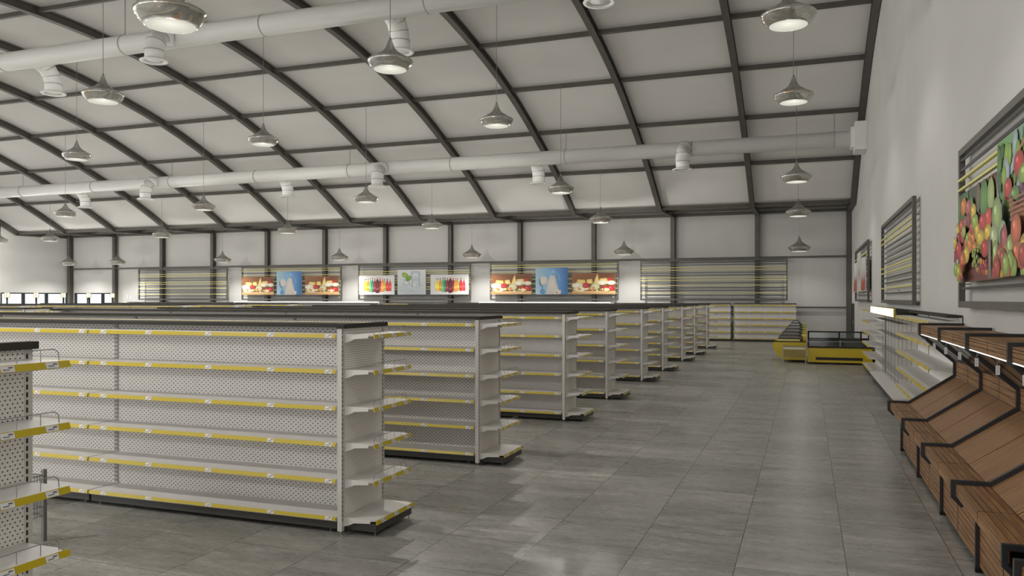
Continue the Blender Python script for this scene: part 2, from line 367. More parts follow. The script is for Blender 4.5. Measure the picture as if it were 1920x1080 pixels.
for z in (4.08, 1.62):
    for i in range(len(cols) - 1):
        if z < 2 and i == 10 or z < 2 and i == 11: continue
        b.box(cols[i + 1] + 0.12, cols[i] + 0.09, 41.28, 41.36, z, z + 0.085, STEEL)
        
struct(b, 'trim_%d' % n, 'charcoal wall rails between the columns'); n += 1
b = MB(); b.box(XR - 0.03, XR + 0.0, 38.95, 40.75, 0, 1.87, DARK); d = struct(b, 'door_1', 'dark low doorway in the right wall')
h = MB(); h.box(XR - 0.06, XR - 0.03, 39.05, 39.08, 0.95, 1.1, WIRE); h.build('door_handle', d)

# ================================================================ DUCTS
def duct(label, y, zc, fronts, backs, rods, rings, xend, roof_z):
    t = thing('ventilation_duct', label, 'duct', (0, y, zc))
    b = MB(); R = 0.29; b.tube([(XL + 0.02, 0, 0), (xend, 0, 0)], R, DUCT, 28); part(b, 'pipe', t)
    for x in rings:
        r = MB(); r.tube([(x - 0.02, 0, 0), (x + 0.02, 0, 0)], R + 0.012, DUCTL, 28, caps=True); part(r, 'joint_ring', t)
    for x in rods:
        r = MB(); r.tube([(x, 0, R), (x, 0, roof_z - zc)], 0.012, WIRE, 5); part(r, 'hanger_rod', t)
    for side, lst in ((-1, fronts), (1, backs)):
        for x in lst:
            e = MB(); rr = 0.265
            pts = [(x, side * 0.05, 0.0), (x, side * 0.36, -0.02), (x, side * 0.60, -0.14), (x, side * 0.77, -0.36), (x, side * 0.85, -0.62), (x, side * 0.85, -0.9)]
            e.tube(pts, rr, DUCT, 20)
            for k in (1, 2, 3, 4):
                p = Vector(pts[k]); q = Vector(pts[k + 1]); d = (q - p).normalized(); e.tube([p - d * 0.012, p + d * 0.012], rr + 0.012, DUCTL, 20)
            e.lathe([(rr, 0.0), (0.34, -0.03), (0.385, -0.05), (0.37, -0.075), (0.28, -0.07), (0.26, -0.03), (0.0, -0.03)], DUCT, 28, c=(x, side * 0.85, -0.86))
            part(e, 'outlet', t)
    return t
f = duct('white round duct nearer the far wall, ending in a wall box', 31.5, 7.9, [-30.5, -17.55, -4.4], [-36.3, -23.4, -10.7],
     [0.96 - 10.2 * k for k in range(5)], [0.96 - 5.1 * k for k in range(10)], 1.66, 8.9)
b = MB(); b.box(1.62, XR - 0.005, -0.62, 0.62, -0.5, 0.5, DUCT); b.box(1.5, 1.62, -0.36, 0.36, -0.36, 0.36, DUCT); part(b, 'wall_box', f)
duct('white round duct under the ridge, nearest the camera', 18.75, 9.8, [-17.5, -4.45, -30.5], [-23.4, -10.5, -36.3],
     [0.96 - 10.2 * k for k in range(5)], [0.96 - 5.1 * k for k in range(10)], XR - 0.01, 11.3)

# ================================================================ PENDANTS
def make_lamp():
    t = thing('pendant_lamp', 'x', 'lamp')
    s = MB()
    prof = [(0.038, 0.66), (0.05, 0.62), (0.075, 0.55), (0.112, 0.47), (0.155, 0.42), (0.21, 0.375), (0.29, 0.325), (0.385, 0.265), (0.455, 0.235), (0.495, 0.205), (0.50, 0.185), (0.49, 0.16), (0.455, 0.10), (0.40, 0.04), (0.345, 0.0)]
    inner = [(r - 0.015, z) for r, z in prof[::-1]]
    cone = [p for p in prof if p[1] >= 0.265]; bowl = [p for p in prof if p[1] <= 0.265]
    s.lathe(bowl + [(r - 0.014, z) for r, z in bowl[::-1]], SHADE, 36); part(s, 'lamp_bowl', t, 'glass lower bowl with painted reflection streaks')
    s = MB(); s.lathe(cone + [(r - 0.014, z) for r, z in cone[::-1]], CONE, 36); part(s, 'lamp_cone', t, 'clear glass cone')
    d = MB(); d.lathe([(0.338, -0.002), (0.30, 0.006), (0.2, 0.028), (0.0005, 0.036)], DIFF, 28); part(d, 'diffuser', t)
    c = MB(); c.lathe([(0.03, 0.66), (0.03, 0.69), (0.008, 0.72)], WIRE, 10, closed=True); part(c, 'cord_grip', t)
    return t
lamp0 = make_lamp()
rowinfo = [('A', 39.4, 4.28, 6.3), ('B', 34.54, 5.44, 7.65), ('C', 28.45, 6.0, 9.95), ('D', 21.9, 7.16, 11.1), ('E', 15.5, 7.1, 11.1), ('F', 9.05, 6.0, 9.95), ('G', 2.96, 5.44, 7.65), ('H', -1.9, 4.28, 6.3)]
rown = ['row nearest the far wall', 'second row from the far wall', 'third row from the far wall', 'row just beyond the ridge duct', 'row just before the ridge duct', 'nearest visible row', 'row overhead', 'row behind the camera']
lx = [-0.31, -8.55, -16.8, -25.0, -33.2, -41.5, -45.7]
sp_d = bpy.data.lights.new('pendant_beam', 'SPOT'); sp_d.energy = SPOT_W; sp_d.spot_size = math.radians(142); sp_d.spot_blend = 0.55; sp_d.shadow_soft_size = 0.05; sp_d.color = LAMP_COL
gl_d = bpy.data.lights.new('pendant_fill', 'POINT'); gl_d.energy = FILL_W; gl_d.shadow_soft_size = 0.05; gl_d.color = LAMP_COL
def dim(d, k):
    e = d.copy(); e.energy = d.energy * k; return e
sp_w, gl_w = dim(sp_d, 0.36), dim(gl_d, 0.08)     # lamps hanging close to a wall are turned down
sp_a = dim(sp_d, 1.0)
sp_c, gl_c = dim(sp_d, 0.20), dim(gl_d, 0.05)
first = True
for r, (nm, Y, Z, ZR) in enumerate(rowinfo):
    for c, X in enumerate(lx):
        if c == 6 and nm not in 'AB': continue
        cname = ['rightmost in the row', 'second from the right wall', 'third from the right wall', 'fourth from the right wall', 'fifth from the right wall', 'sixth from the right wall', 'last, by the left gable'][c]
        lab = 'glass pendant, %s, %s' % (rown[r], cname)
        if nm in 'GH':   # overhead rows, outside the picture: lamp with its light all the same
            if c > 3: continue
        if first: o = lamp0; o.location = (X, Y, Z); o['label'] = lab; o['group'] = 'glass pendant lamps'; first = False
        else: o = copy_tree(lamp0, (X, Y, Z), 0, lab, 'glass pendant lamps')
        cd = MB(); cd.tube([(0, 0, 0.71), (0, 0, ZR - Z)], 0.008, WIRE, 5); cd.build('cord', o)
        nearw = c == 0 or nm == 'A'
        ss, gg = (sp_c, gl_c) if c == 0 else (sp_a, gl_w) if nm == 'A' else (sp_d, gl_d)
        for dd, zz in ((ss, -0.10), (gg, -0.16)):
            lo = bpy.data.objects.new(dd.name, dd); COL.objects.link(lo); lo.parent = o; lo.location = (0, 0, zz)

# ================================================================ GONDOLAS
LV = [0.474, 0.801, 1.124, 1.452, 1.770]
PITCH = 2.93
def rail(b, x0, x1, y, z, s, h=0.034, labels=(), axis='x'):
    # price rail: tilted strip facing s*y
    def P(x, yy, zz): return (x, yy, zz) if axis == 'x' else (yy, x, zz)
    d0, d1 = y + s * 0.004, y + s * 0.016
    vs = [P(x0, d0, z), P(x1, d0, z), P(x1, d1, z - h), P(x0, d1, z - h), P(x0, d0 - s * 0.004, z), P(x1, d0 - s * 0.004, z), P(x1, d0 - s * 0.004, z - h), P(x0, d0 - s * 0.004, z - h)]
    b.add(vs, [(0, 1, 2, 3), (4, 7, 6, 5), (0, 4, 5, 1), (3, 2, 6, 7), (0, 3, 7, 4), (1, 5, 6, 2)], YEL)
    for lc in labels:
        w = 0.036; e = 0.0015 * s
        def Q(x, t): return P(x, d0 + (d1 - d0) * t + e, z - h * t)
        b.add([Q(lc - w, 0.08), Q(lc + w, 0.08), Q(lc + w, 0.92), Q(lc - w, 0.92)], [(0, 1, 2, 3)], TAG)
        e *= 2
        b.add([Q(lc - w * .7, 0.55), Q(lc + w * .25, 0.55), Q(lc + w * .25, 0.68), Q(lc - w * .7, 0.68), Q(lc + w * .1, 0.25), Q(lc + w * .75, 0.25), Q(lc + w * .75, 0.45), Q(lc + w * .1, 0.45)], [(0, 1, 2, 3), (4, 5, 6, 7)], INK)
RL = (-1.26, -0.68, 0.05, 0.76, 1.38)
def shelf_mb(s, z, depth=0.35, L_=PITCH, y0=0.012):
    b = MB(); x = L_ / 2 - 0.012
    b.box(-x, x, min(s * y0, s * depth), max(s * y0, s * depth), z - 0.004, z + 0.012, SHELF)
    b.box(-x, x, min(s * (depth - 0.012), s * depth), max(s * (depth - 0.012), s * depth), z - 0.028, z - 0.004, SHELF)
    for e in (-1, 1):   # side brackets
        b.prism([(s * 0.02, z - 0.004), (s * depth * 0.96, z - 0.004), (s * depth * 0.96, z - 0.02), (s * 0.02, z - 0.06)], 'x', e * (x - 0.006) - 0.003, e * (x - 0.006) + 0.003, SHELF)
    return b
def make_bay(double=True, L_=PITCH, depth=0.36, name='gondola_bay'):
    t = thing(name, 'x', 'shelving'); h = L_ / 2
    sides = (-1, 1) if double else (-1,)
    c = MB(); c.box(-h, h, -0.17, 0.17 if double else 0.02, 1.832, 1.868, CAP); part(c, 'top_cap', t, 'charcoal top cap')
    p = MB(); p.box(-h + 0.03, h - 0.03, -0.012, 0.012, 0.13, 1.832, PEG if double else SMOOTH); part(p, 'back_panel', t, 'white back panel')
    for e in (-1, 1):
        u = MB(); xx = e * (h - 0.012); u.box(xx - 0.012, xx + 0.012, -0.02, 0.02, 0.02, 1.832, WHITE)
        for k in range(40):
            z0 = 0.17 + k * 0.0415
            if double: u.box(xx - 0.0045, xx + 0.0045, -0.0215, 0.0215, z0, z0 + 0.028, DARK)
            else: u.box(xx - 0.0045, xx + 0.0045, -0.0215, -0.02, z0, z0 + 0.028, DARK)
        part(u, 'upright', t)
    k = MB(); k.box(-h + 0.015, h - 0.015, -depth + 0.015, (depth - 0.015) if double else 0.0, 0.04, 0.122, KICK)
    for e in (-1, 1):
        for s in sides: k.tube([(e * (h - 0.1), s * (depth - 0.05), 0), (e * (h - 0.1), s * (depth - 0.05), 0.045)], 0.006, WIRE, 5)
        k.box(e * (h - 0.012) - 0.012, e * (h - 0.012) + 0.012, -0.02, 0.02, 0.0, 0.04, KICK)
    part(k, 'kick_base', t, 'charcoal kick base')
    for s in sides:
        for z in [0.138] + LV:
            dp = depth
            o = part(shelf_mb(s, z, dp, L_), 'base_shelf' if z < 0.2 else 'shelf', t)
            r = MB(); x = h - 0.013; sc = L_ / PITCH
            rail(r, -x, x, s * dp, z + 0.012, s, (0.036 if double else 0.05) if z > 0.2 else 0.03, [q * sc for q in RL]); part(r, 'price_rail', o, 'yellow price rail with white tags')
    return t
def make_end():
    t = thing('end_display', 'x', 'shelving')    # faces +x, panel plane at x=0
    u = MB()
    for e in (-1, 1):
        u = MB(); u.box(-0.045, 0.0, e * 0.36 - 0.022 , e * 0.36 + 0.022, 0.03, 1.832, WHITE)
        for k in range(42):
            z0 = 0.12 + k * 0.0405; u.box(0.0, 0.0015, e * 0.36 - 0.016, e * 0.36 - 0.006, z0, z0 + 0.026, DARK)
        u.tube([(-0.02, e * 0.36, 0), (-0.02, e * 0.36, 0.03)], 0.008, WIRE, 6)
        part(u, 'upright', t)
    p = MB(); p.box(-0.03, -0.006, -0.338, 0.338, 0.12, 1.832, PEGE); part(p, 'end_panel', t, 'white perforated end panel')
    c = MB(); c.box(-0.05, 0.03, -0.395, 0.395, 1.832, 1.872, CAP); part(c, 'top_cap', t, 'charcoal top cap')
    k = MB(); k.prism([(0.0, -0.32), (0.32, -0.335), (0.32, 0.335), (0.0, 0.32)], 'z', 0.042, 0.118, KICK)
    for e in (-1, 1): k.tube([(0.30, e * 0.32, 0), (0.30, e * 0.32, 0.045)], 0.005, WIRE, 5)
    part(k, 'kick_base', t, 'charcoal kick base')
    for z in [0.138] + LV:
        d = 0.33 if z < 0.2 else 0.30
        w = 0.345 if z < 0.2 else 0.335
        s = MB(); s.prism([(0.0, -w), (d * 0.8, -w), (d, -w + 0.03), (d, w - 0.03), (d * 0.8, w), (0.0, w)], 'z', z - 0.004, z + 0.012, SHELF)
        s.box(d - 0.012, d, -w + 0.03, w - 0.03, z - 0.026, z - 0.004, SHELF)
        for e in (-1, 1): s.prism([(0.0, z - 0.004), (d * 0.8, z - 0.004), (d * 0.8, z - 0.022), (0.1, z - 0.032), (0.05, z - 0.055), (0.0, z - 0.07)], 'y', e * (w - 0.004) - 0.003, e * (w - 0.004) + 0.003, SHELF)
        o = part(s, 'base_shelf' if z < 0.2 else 'shelf', t)
        r = MB(); rail(r, -w - 0.01, w + 0.01, d, z + 0.012, 1, 0.034, (-0.24, 0.0, 0.24), axis='y'); part(r, 'price_rail', o, 'yellow price rail with white tags')
        if z > 0.2:
            g = MB(); g.tube([(d - 0.02, -w + 0.03, z + 0.01), (d - 0.02, -w + 0.035, z + 0.055), (d - 0.02, -w + 0.06, z + 0.072), (d - 0.02, w - 0.06, z + 0.072), (d - 0.02, w - 0.035, z + 0.055), (d - 0.02, w - 0.03, z + 0.01)], 0.0028, WIRE, 5)
            for q in (-0.2, -0.07, 0.07, 0.2): g.tube([(d - 0.02, q, z + 0.01), (d - 0.02, q, z + 0.072)], 0.0022, WIRE, 4)
            part(g, 'guard_wire', o, 'thin grey wire guard')
    return t
bay0 = make_bay(); end0 = make_end()
used = [False, False]
def place(proto, idx, loc, rz, label, group):
    if not used[idx]:
        used[idx] = True; proto.location = loc; proto.rotation_euler = (0, 0, rz); proto['label'] = label; proto['group'] = group; return proto
    return copy_tree(proto, loc, rz, label, group)
rows = [2.36, 6.14, 9.29, 13.11, 16.23, 19.99, 23.13, 26.96, 30.10, 33.99]
order = [1, 2, 3, 4, 5, 6, 7, 8, 9, 0]
for r in order:
    yc = rows[r] + 0.37
    rn = '%s row from the camera' % ordn(r)
    place(end0, 1, (-3.865, yc, 0), 0, 'white end display with guarded shelves facing the aisle, %s' % rn, 'end displays facing the right-hand aisle')
    nb = 1 if r == 0 else 4
    for k in range(nb):
        place(bay0, 0, (-3.925 - PITCH / 2 - PITCH * k, yc, 0), 0, 'white shelving bay, %s in from the aisle, %s' % (ordn(k), rn), 'gondola bays of the main block')
    if r not in (0, 1): place(end0, 1, (-3.925 - PITCH * 4 - 0.06, yc, 0), PI, 'white end display on the far left end of the %s row' % ordn(r), 'end displays on the left ends')
lrows = [(14.3, -18.1, 4, 'nearest row of the left block'), (21.6, -27.6, 3, 'short second row of the left block'), (25.2, -23.3, 4, 'third row of the left block'), (28.4, -23.3, 4, 'fourth row of the left block'), (32.2, -23.3, 4, 'hindmost row of the left block')]
for (y, xr, nb, nm) in lrows:
    yc = y + 0.37
    place(end0, 1, (xr + 0.06, yc, 0), 0, 'white end display on the right end of the %s' % nm, 'end displays of the left block')
    for k in range(nb): place(bay0, 0, (xr - PITCH / 2 - PITCH * k, yc, 0), 0, 'white double-sided bay, %s from the right in the %s' % (ordn(k), nm), 'gondola bays of the left block')

# single-sided bays against the far wall
wb = make_bay(False, PITCH, 0.38, 'wall_shelving_bay'); fw = [-0.45, -3.5, -6.43, -16.95, -19.88, -33.3, -36.23, -39.16]
for i, xr in enumerate(fw):
    loc = (xr - PITCH / 2, 40.9, 0)
    lab = ['white wall shelving bay with yellow rails in the far right corner beside the yellow freezers',
           'white wall shelving bay on the far wall just left of the grey gap',
           'third white wall bay from the right on the far wall, under the empty slatted frame',
           'white wall bay on the far wall beside the right lit cooler', 'white wall bay on the far wall under the drinks pictures',
           'far wall bay just left of the left lit cooler', 'middle far wall bay under the left empty slatted frame', 'leftmost far wall bay, towards the windows'][i]
    if i == 0: wb.location = loc; wb['label'] = lab; wb['group'] = 'wall bays along the far wall'
    else: copy_tree(wb, loc, 0, lab, 'wall bays along the far wall')
# dairy coolers with a lit canopy under the dairy pictures
def cooler(x0, x1, label):
    t = thing('wall_cooler', label, 'refrigerator', (0, 0, 0))
    b = MB(); b.box(x0, x1, 41.0, 41.15, 0.1, 1.86, WHITE); b.box(x0, x0 + 0.05, 40.3, 41.0, 0.1, 1.86, WHITE); b.box(x1 - 0.05, x1, 40.3, 41.0, 0.1, 1.86, WHITE); part(b, 'cabinet', t)
    b = MB(); b.box(x0, x1, 40.25, 41.1, 0.0, 0.3, KICK); part(b, 'plinth', t)
    b = MB(); b.box(x0, x1, 40.3, 41.1, 1.86, 1.9, WHITE); b.box(x0 + 0.02, x1 - 0.02, 40.28, 40.3, 1.862, 1.905, SIGNW); part(b, 'canopy', t, 'canopy with a bright lit edge')
    for z in (0.5, 0.85, 1.2, 1.5):
        b = MB(); b.box(x0 + 0.05, x1 - 0.05, 40.5, 41.0, z, z + 0.02, SHELF); o = part(b, 'shelf', t)
    return t
cooler(-16.75, -9.45, 'wall cooler with lit canopy on the far wall under the right cheese pictures')
cooler(-33.1, -22.95, 'wall cooler with lit canopy on the far wall under the left cheese pictures')

# ================================================================ SLATTED WALL FRAMES + PICTURES
def frame(label, origin, rz, length, seq, group='slatted wall frames'):
    # local: x along wall 0..length, y towards the wall is +, z absolute
    t = thing('slatted_frame', label, 'wall frame', origin, rz, group); z0, z1 = 0.0, 2.06
    f = MB(); w = 0.085; d = 0.07
    f.box(0, w, 0, d, z0, z1, STEEL); f.box(length - w, length, 0, d, z0, z1, STEEL); f.box(w, length - w, 0, d, z0, z0 + w, STEEL); f.box(w, length - w, 0, d, z1 - w, z1, STEEL)
    for q in (0.04, length / 2, length - 0.04): f.box(q - 0.008, q + 0.008, d, d + 0.06, 0.3, 0.312, STEEL); f.box(q - 0.008, q + 0.008, d, d + 0.06, 1.7, 1.712, STEEL)
    part(f, 'outer_frame', t)
    for k, ch in enumerate(seq):
        z = z1 - 0.15 - 0.128 * k
        s = MB()
        if ch == 'y': s.box(0.03, length - 0.03, -0.012, 0.03, z - 0.014, z + 0.014, PALEY)
        else: s.box(0.03, length - 0.03, 0.012, 0.03, z - 0.017, z + 0.017, BLACK)
        part(s, 'slat', t, 'yellow slat' if ch == 'y' else 'black slat')
    return t
SEQ1 = 'bbyybbyybybbyb'; SEQ2 = 'yybybbybybybyb'; SEQ3 = 'bbyybyyybyybbb'; SEQR = 'bbyybbbbyybbyb'

class Art:
    def __init__(s, w, h): s.w = w; s.h = h; s.v = []; s.f = []; s.c = []; s.d = 0.0
    def poly(s, pts, col, col2=None):
        # pts in 0..1 picture units (x right, y up); col2 colours the rim of a fan
        s.d += 0.00025; b = len(s.v); n = len(pts)
        cx = sum(p[0] for p in pts) / n; cy = sum(p[1] for p in pts) / n
        cl = lambda p: (min(max(p[0], 0), 1) * s.w, -s.d, min(max(p[1], 0), 1) * s.h)
        s.v.append(cl((cx, cy))); s.c.append(col)
        for p in pts: s.v.append(cl(p)); s.c.append(col2 or col)
        for i in range(n): s.f.append((b, b + 1 + i, b + 1 + (i + 1) % n))
    def grad(s, x0, y0, x1, y1, c00, c10, c11, c01):
        s.d += 0.00025; b = len(s.v)
        for (x, y, c) in ((x0, y0, c00), (x1, y0, c10), (x1, y1, c11), (x0, y1, c01)): s.v.append((x * s.w, -s.d, y * s.h)); s.c.append(c)
        s.f.append((b, b + 1, b + 2, b + 3))
    def ell(s, x, y, rx, ry, col, col2=None, n=14, rot=0.0, hl=None):
        asp = s.w / s.h
        def P(a, k=1.0, ox=0, oy=0):
            dx = math.cos(a) * rx * k; dy = math.sin(a) * ry * k
            return (x + ox + dx * math.cos(rot) - dy * math.sin(rot) / asp, y + oy + dx * math.sin(rot) * asp + dy * math.cos(rot))
        s.poly([P(2 * PI * k / n) for k in range(n)], col, col2)
        if hl: s.poly([P(2 * PI * k / 8, 0.28, -rx * 0.3, ry * 0.35) for k in range(8)], hl, col)
    def build(s, name, label, loc, rz, group=None, thick=0.03):
        b = MB(); b.box(0, s.w, 0, thick, 0, s.h, TAG); nb = len(b.v)
        me_v = b.v + s.v; me_f = b.f + [[nb + k for k in f] for f in s.f]
        me = bpy.data.meshes.new(name); me.from_pydata(me_v, [], me_f)
        me.materials.append(TAG); me.materials.append(ART)
        for i, p in enumerate(me.polygons): p.material_index = 0 if i < len(b.f) else 1
        ca = me.color_attributes.new('print', 'FLOAT_COLOR', 'POINT')
        for i in range(nb): ca.data[i].color = (0.7, 0.7, 0.7, 1)
        for i, c in enumerate(s.c): ca.data[nb + i].color = (*c, 1)
        me.update(); o = bpy.data.objects.new(name, me); COL.objects.link(o); o.location = loc; o.rotation_euler = (0, 0, rz)
        return tagp(o, label, 'picture', group)
def jit(c, r, a=0.15): return tuple(max(0, v * (1 + r.uniform(-a, a))) for v in c)
def cheese(seed=1):
    r = random.Random(seed); a = Art(2.35, 1.12)
    a.grad(0, 0, 1, 1, (0.20, 0.07, 0.02), (0.24, 0.09, 0.03), (0.17, 0.055, 0.015), (0.30, 0.12, 0.04))
    a.grad(0, 0, 1, 0.15, (0.42, 0.23, 0.09), (0.48, 0.28, 0.11), (0.72, 0.50, 0.25), (0.68, 0.46, 0.22))
    Y1, Y2, W1, W2 = (0.90, 0.72, 0.30), (0.75, 0.52, 0.14), (0.92, 0.88, 0.74), (0.72, 0.66, 0.5)
    a.poly([(0.09, 0.5), (0.13, 0.70), (0.30, 0.68), (0.33, 0.5)], Y1, Y2); a.poly([(0.33, 0.5), (0.35, 0.70), (0.46, 0.72), (0.49, 0.5)], Y1, Y2)
    a.poly([(0.50, 0.5), (0.55, 0.80), (0.58, 0.94), (0.60, 0.93), (0.63, 0.5)], Y1, Y2)
    a.poly([(0.62, 0.55), (0.64, 0.74), (0.80, 0.76), (0.84, 0.56)], Y1, Y2); a.ell(0.86, 0.69, 0.045, 0.09, (0.75, 0.05, 0.05), (0.4, 0.01, 0.02))
    a.ell(0.70, 0.55, 0.12, 0.12, W1, W2); a.ell(0.90, 0.54, 0.10, 0.10, W1, W2); a.ell(0.12, 0.42, 0.14, 0.13, W1, W2); a.ell(0.18, 0.24, 0.14, 0.12, W1, W2)
    a.ell(0.54, 0.36, 0.10, 0.15, (0.80, 0.76, 0.55), (0.5, 0.5, 0.3)); a.ell(0.33, 0.44, 0.06, 0.12, (0.75, 0.05, 0.08), (0.4, 0.01, 0.03)); a.ell(0.29, 0.40, 0.045, 0.10, (0.8, 0.08, 0.1), (0.45, 0.02, 0.03))
    for k in range(16):
        x = r.uniform(0.03, 0.97); y = r.uniform(0.16, 0.30); c = r.choice([(0.85, 0.42, 0.08), (0.80, 0.70, 0.45), (0.30, 0.38, 0.08), (0.9, 0.8, 0.5), (0.75, 0.3, 0.1)]); a.ell(x, y, r.uniform(0.02, 0.035), r.uniform(0.04, 0.07), c, tuple(v * 0.6 for v in c))
    a.ell(0.90, 0.28, 0.075, 0.12, (0.72, 0.04, 0.06), (0.40, 0.0, 0.02), hl=(0.95, 0.6, 0.6)); a.ell(0.77, 0.30, 0.06, 0.10, (0.75, 0.06, 0.06), (0.42, 0.01, 0.02)); a.ell(0.80, 0.22, 0.07, 0.08, (0.9, 0.8, 0.55), (0.7, 0.55, 0.25))
    for k in range(22): a.ell(r.uniform(0.03, 0.95), r.uniform(0.2, 0.55), 0.008, 0.018, (0.16, 0.26, 0.06))
    return a
def milk():
    a = Art(1.8, 1.42)
    a.grad(0, 0, 0.5, 1, (0.42, 0.62, 0.75), (0.22, 0.45, 0.68), (0.16, 0.36, 0.62), (0.36, 0.52, 0.60))
    a.grad(0.5, 0, 1, 1, (0.22, 0.45, 0.68), (0.02, 0.14, 0.42), (0.02, 0.13, 0.42), (0.16, 0.36, 0.62))
    C1, C2 = (0.72, 0.68, 0.62), (0.60, 0.56, 0.52)
    a.ell(0.25, 0.52, 0.13, 0.17, C1, C2); a.poly([(0.10, 0.60), (0.12, 0.38), (0.20, 0.26), (0.22, 0.27), (0.14, 0.4), (0.13, 0.6)], (0.08, 0.2, 0.36))
    a.poly([(0.19, 0.35), (0.24, 0.35), (0.24, 0.12), (0.19, 0.12)], (0.16, 0.32, 0.5)); a.ell(0.22, 0.1, 0.08, 0.09, (0.2, 0.4, 0.6), (0.05, 0.18, 0.4))
    a.poly([(0.33, 0.0), (0.37, 0.42), (0.44, 0.68), (0.50, 0.72), (0.60, 0.70), (0.66, 0.42), (0.76, 0.0)], C1, C2)
    for (x0, y0, x1, y1) in ((0.40, 0.92, 0.44, 0.62), (0.44, 0.70, 0.50, 0.90), (0.50, 0.72, 0.53, 0.96), (0.60, 0.90, 0.58, 0.72), (0.62, 0.86, 0.72, 0.72), (0.72, 0.72, 0.76, 0.50)):
        a.poly([(x0, y0), (x0 + 0.015, y0), (x1 + 0.015, y1), (x1, y1)], (0.35, 0.5, 0.68))
    a.ell(0.55, 0.86, 0.05, 0.06, (0.42, 0.55, 0.70), (0.2, 0.4, 0.62))
    for (x, y) in ((0.62, 0.02), (0.70, 0.03), (0.66, 0.12), (0.74, 0.08)): a.poly([(x - 0.05, y - 0.05), (x + 0.05, y - 0.05), (x + 0.06, y + 0.07), (x - 0.04, y + 0.09)], (0.78, 0.74, 0.66), (0.66, 0.6, 0.52))
    a.ell(0.66, 0.06, 0.02, 0.03, (0.25, 0.14, 0.06))
    return a
def soda():
    a = Art(2.35, 1.12); a.grad(0, 0, 1, 1, (0.66, 0.66, 0.67),) if False else a.grad(0, 0, 1, 1, *[(0.68, 0.68, 0.69)] * 4)
    B = [(0.155, (0.80, 0.62, 0.10), 0.028, 0.0), (0.205, (0.85, 0.55, 0.02), 0.034, .02), (0.265, (0.70, 0.24, 0.03), 0.036, .02), (0.33, (0.10, 0.40, 0.20), 0.036, .05), (0.385, (0.0, 0.20, 0.09), 0.04, .05), (0.45, (0.22, 0.01, 0.02), 0.045, .03), (0.72, (0.30, 0.45, 0.05), 0.036, .0), (0.88, (0.55, 0.03, 0.03), 0.035, -.02), (0.80, (0.55, 0.02, 0.03), 0.042, .02), (0.60, (0.20, 0.02, 0.03), 0.045, .03), (0.67, (0.75, 0.24, 0.04), 0.048, .03), (0.525, (0.10, 0.0, 0.01), 0.055, .08)]
    for (x, c, w, up) in B:
        t = 0.62 + up; y0 = 0.16 - abs(up) + abs(x - 0.5) * 0.12
        c2 = tuple(min(1, v * 1.6 + 0.03) for v in c)
        a.poly([(x - w * 0.9, y0), (x - w, y0 + 0.1), (x - w, t - 0.08), (x - w * 0.35, t + 0.1), (x + w * 0.35, t + 0.1), (x + w, t - 0.08), (x + w, y0 + 0.1), (x + w * 0.9, y0)], c2, c)
        a.poly([(x - w * 0.9, y0 + 0.14), (x + w * 0.9, y0 + 0.16), (x + w * 0.9, y0 + 0.28), (x - w * 0.9, y0 + 0.26)], tuple(min(1, v * 2.2 + 0.12) for v in c), c2)
        cc = [(0.5, 0.05, 0.05), (0.7, 0.35, 0.1), (0.02, 0.2, 0.08)][int(x * 100) % 3]
        a.poly([(x - w * 0.4, t + 0.12), (x + w * 0.4, t + 0.12), (x + w * 0.4, t + 0.18), (x - w * 0.4, t + 0.18)], cc)
    for k, x in enumerate((0.25, 0.36, 0.62, 0.76)): a.ell(x, 0.2, 0.014, 0.03, (0.8, 0.8, 0.75), (0.5, 0.4, 0.3))
    return a
def ice():
    r = random.Random(5); a = Art(1.8, 1.42); g = (0.60, 0.62, 0.63); a.grad(0, 0, 1, 1, (0.50, 0.56, 0.60), (0.50, 0.56, 0.60), (0.66, 0.67, 0.68), (0.66, 0.67, 0.68))
    for k in range(16): x = r.uniform(0.0, 0.8); y = r.uniform(0.03, 0.4); w = r.uniform(0.08, 0.3); a.poly([(x, y), (x + w, y + 0.008), (x + w, y + 0.018), (x, y + 0.014)], jit((0.36, 0.46, 0.52), r))
    D = (0.20, 0.28, 0.32); M = (0.44, 0.50, 0.54); Lc = (0.66, 0.70, 0.73)
    def cube(x, y, s_):
        a.poly([(x, y), (x + s_, y - 0.02), (x + s_ * 1.05, y + s_ * 1.1), (x + 0.02, y + s_ * 1.15)], Lc, M)
        for k in range(9): px = x + r.uniform(0, s_ * 0.9); py = y + r.uniform(0, s_); a.poly([(px, py), (px + r.uniform(0.01, 0.07), py + r.uniform(-0.01, 0.02)), (px + r.uniform(0.0, 0.03), py + r.uniform(0.02, 0.08))], r.choice([D, M, (0.8, 0.83, 0.85)]))
        a.poly([(x, y), (x + 0.015, y), (x + 0.035, y + s_ * 1.15), (x + 0.02, y + s_ * 1.15)], D); a.poly([(x + 0.02, y + s_ * 1.13), (x + s_ * 1.05, y + s_ * 1.08), (x + s_ * 1.05, y + s_ * 1.12), (x + 0.02, y + s_ * 1.16)], D)
        a.poly([(x + s_, y), (x + s_ * 1.02, y), (x + s_ * 1.07, y + s_ * 1.1), (x + s_ * 1.04, y + s_ * 1.1)], D)
    cube(0.22, 0.38, 0.2); cube(0.5, 0.30, 0.27); cube(0.48, 0.60, 0.29)
    a.ell(0.27, 0.78, 0.12, 0.10, (0.36, 0.50, 0.06), (0.20, 0.34, 0.02), rot=-0.5); a.ell(0.40, 0.66, 0.10, 0.09, (0.30, 0.46, 0.05), (0.14, 0.28, 0.01), rot=0.4); a.ell(0.36, 0.60, 0.05, 0.07, (0.18, 0.34, 0.02), (0.10, 0.22, 0.01))
    return a
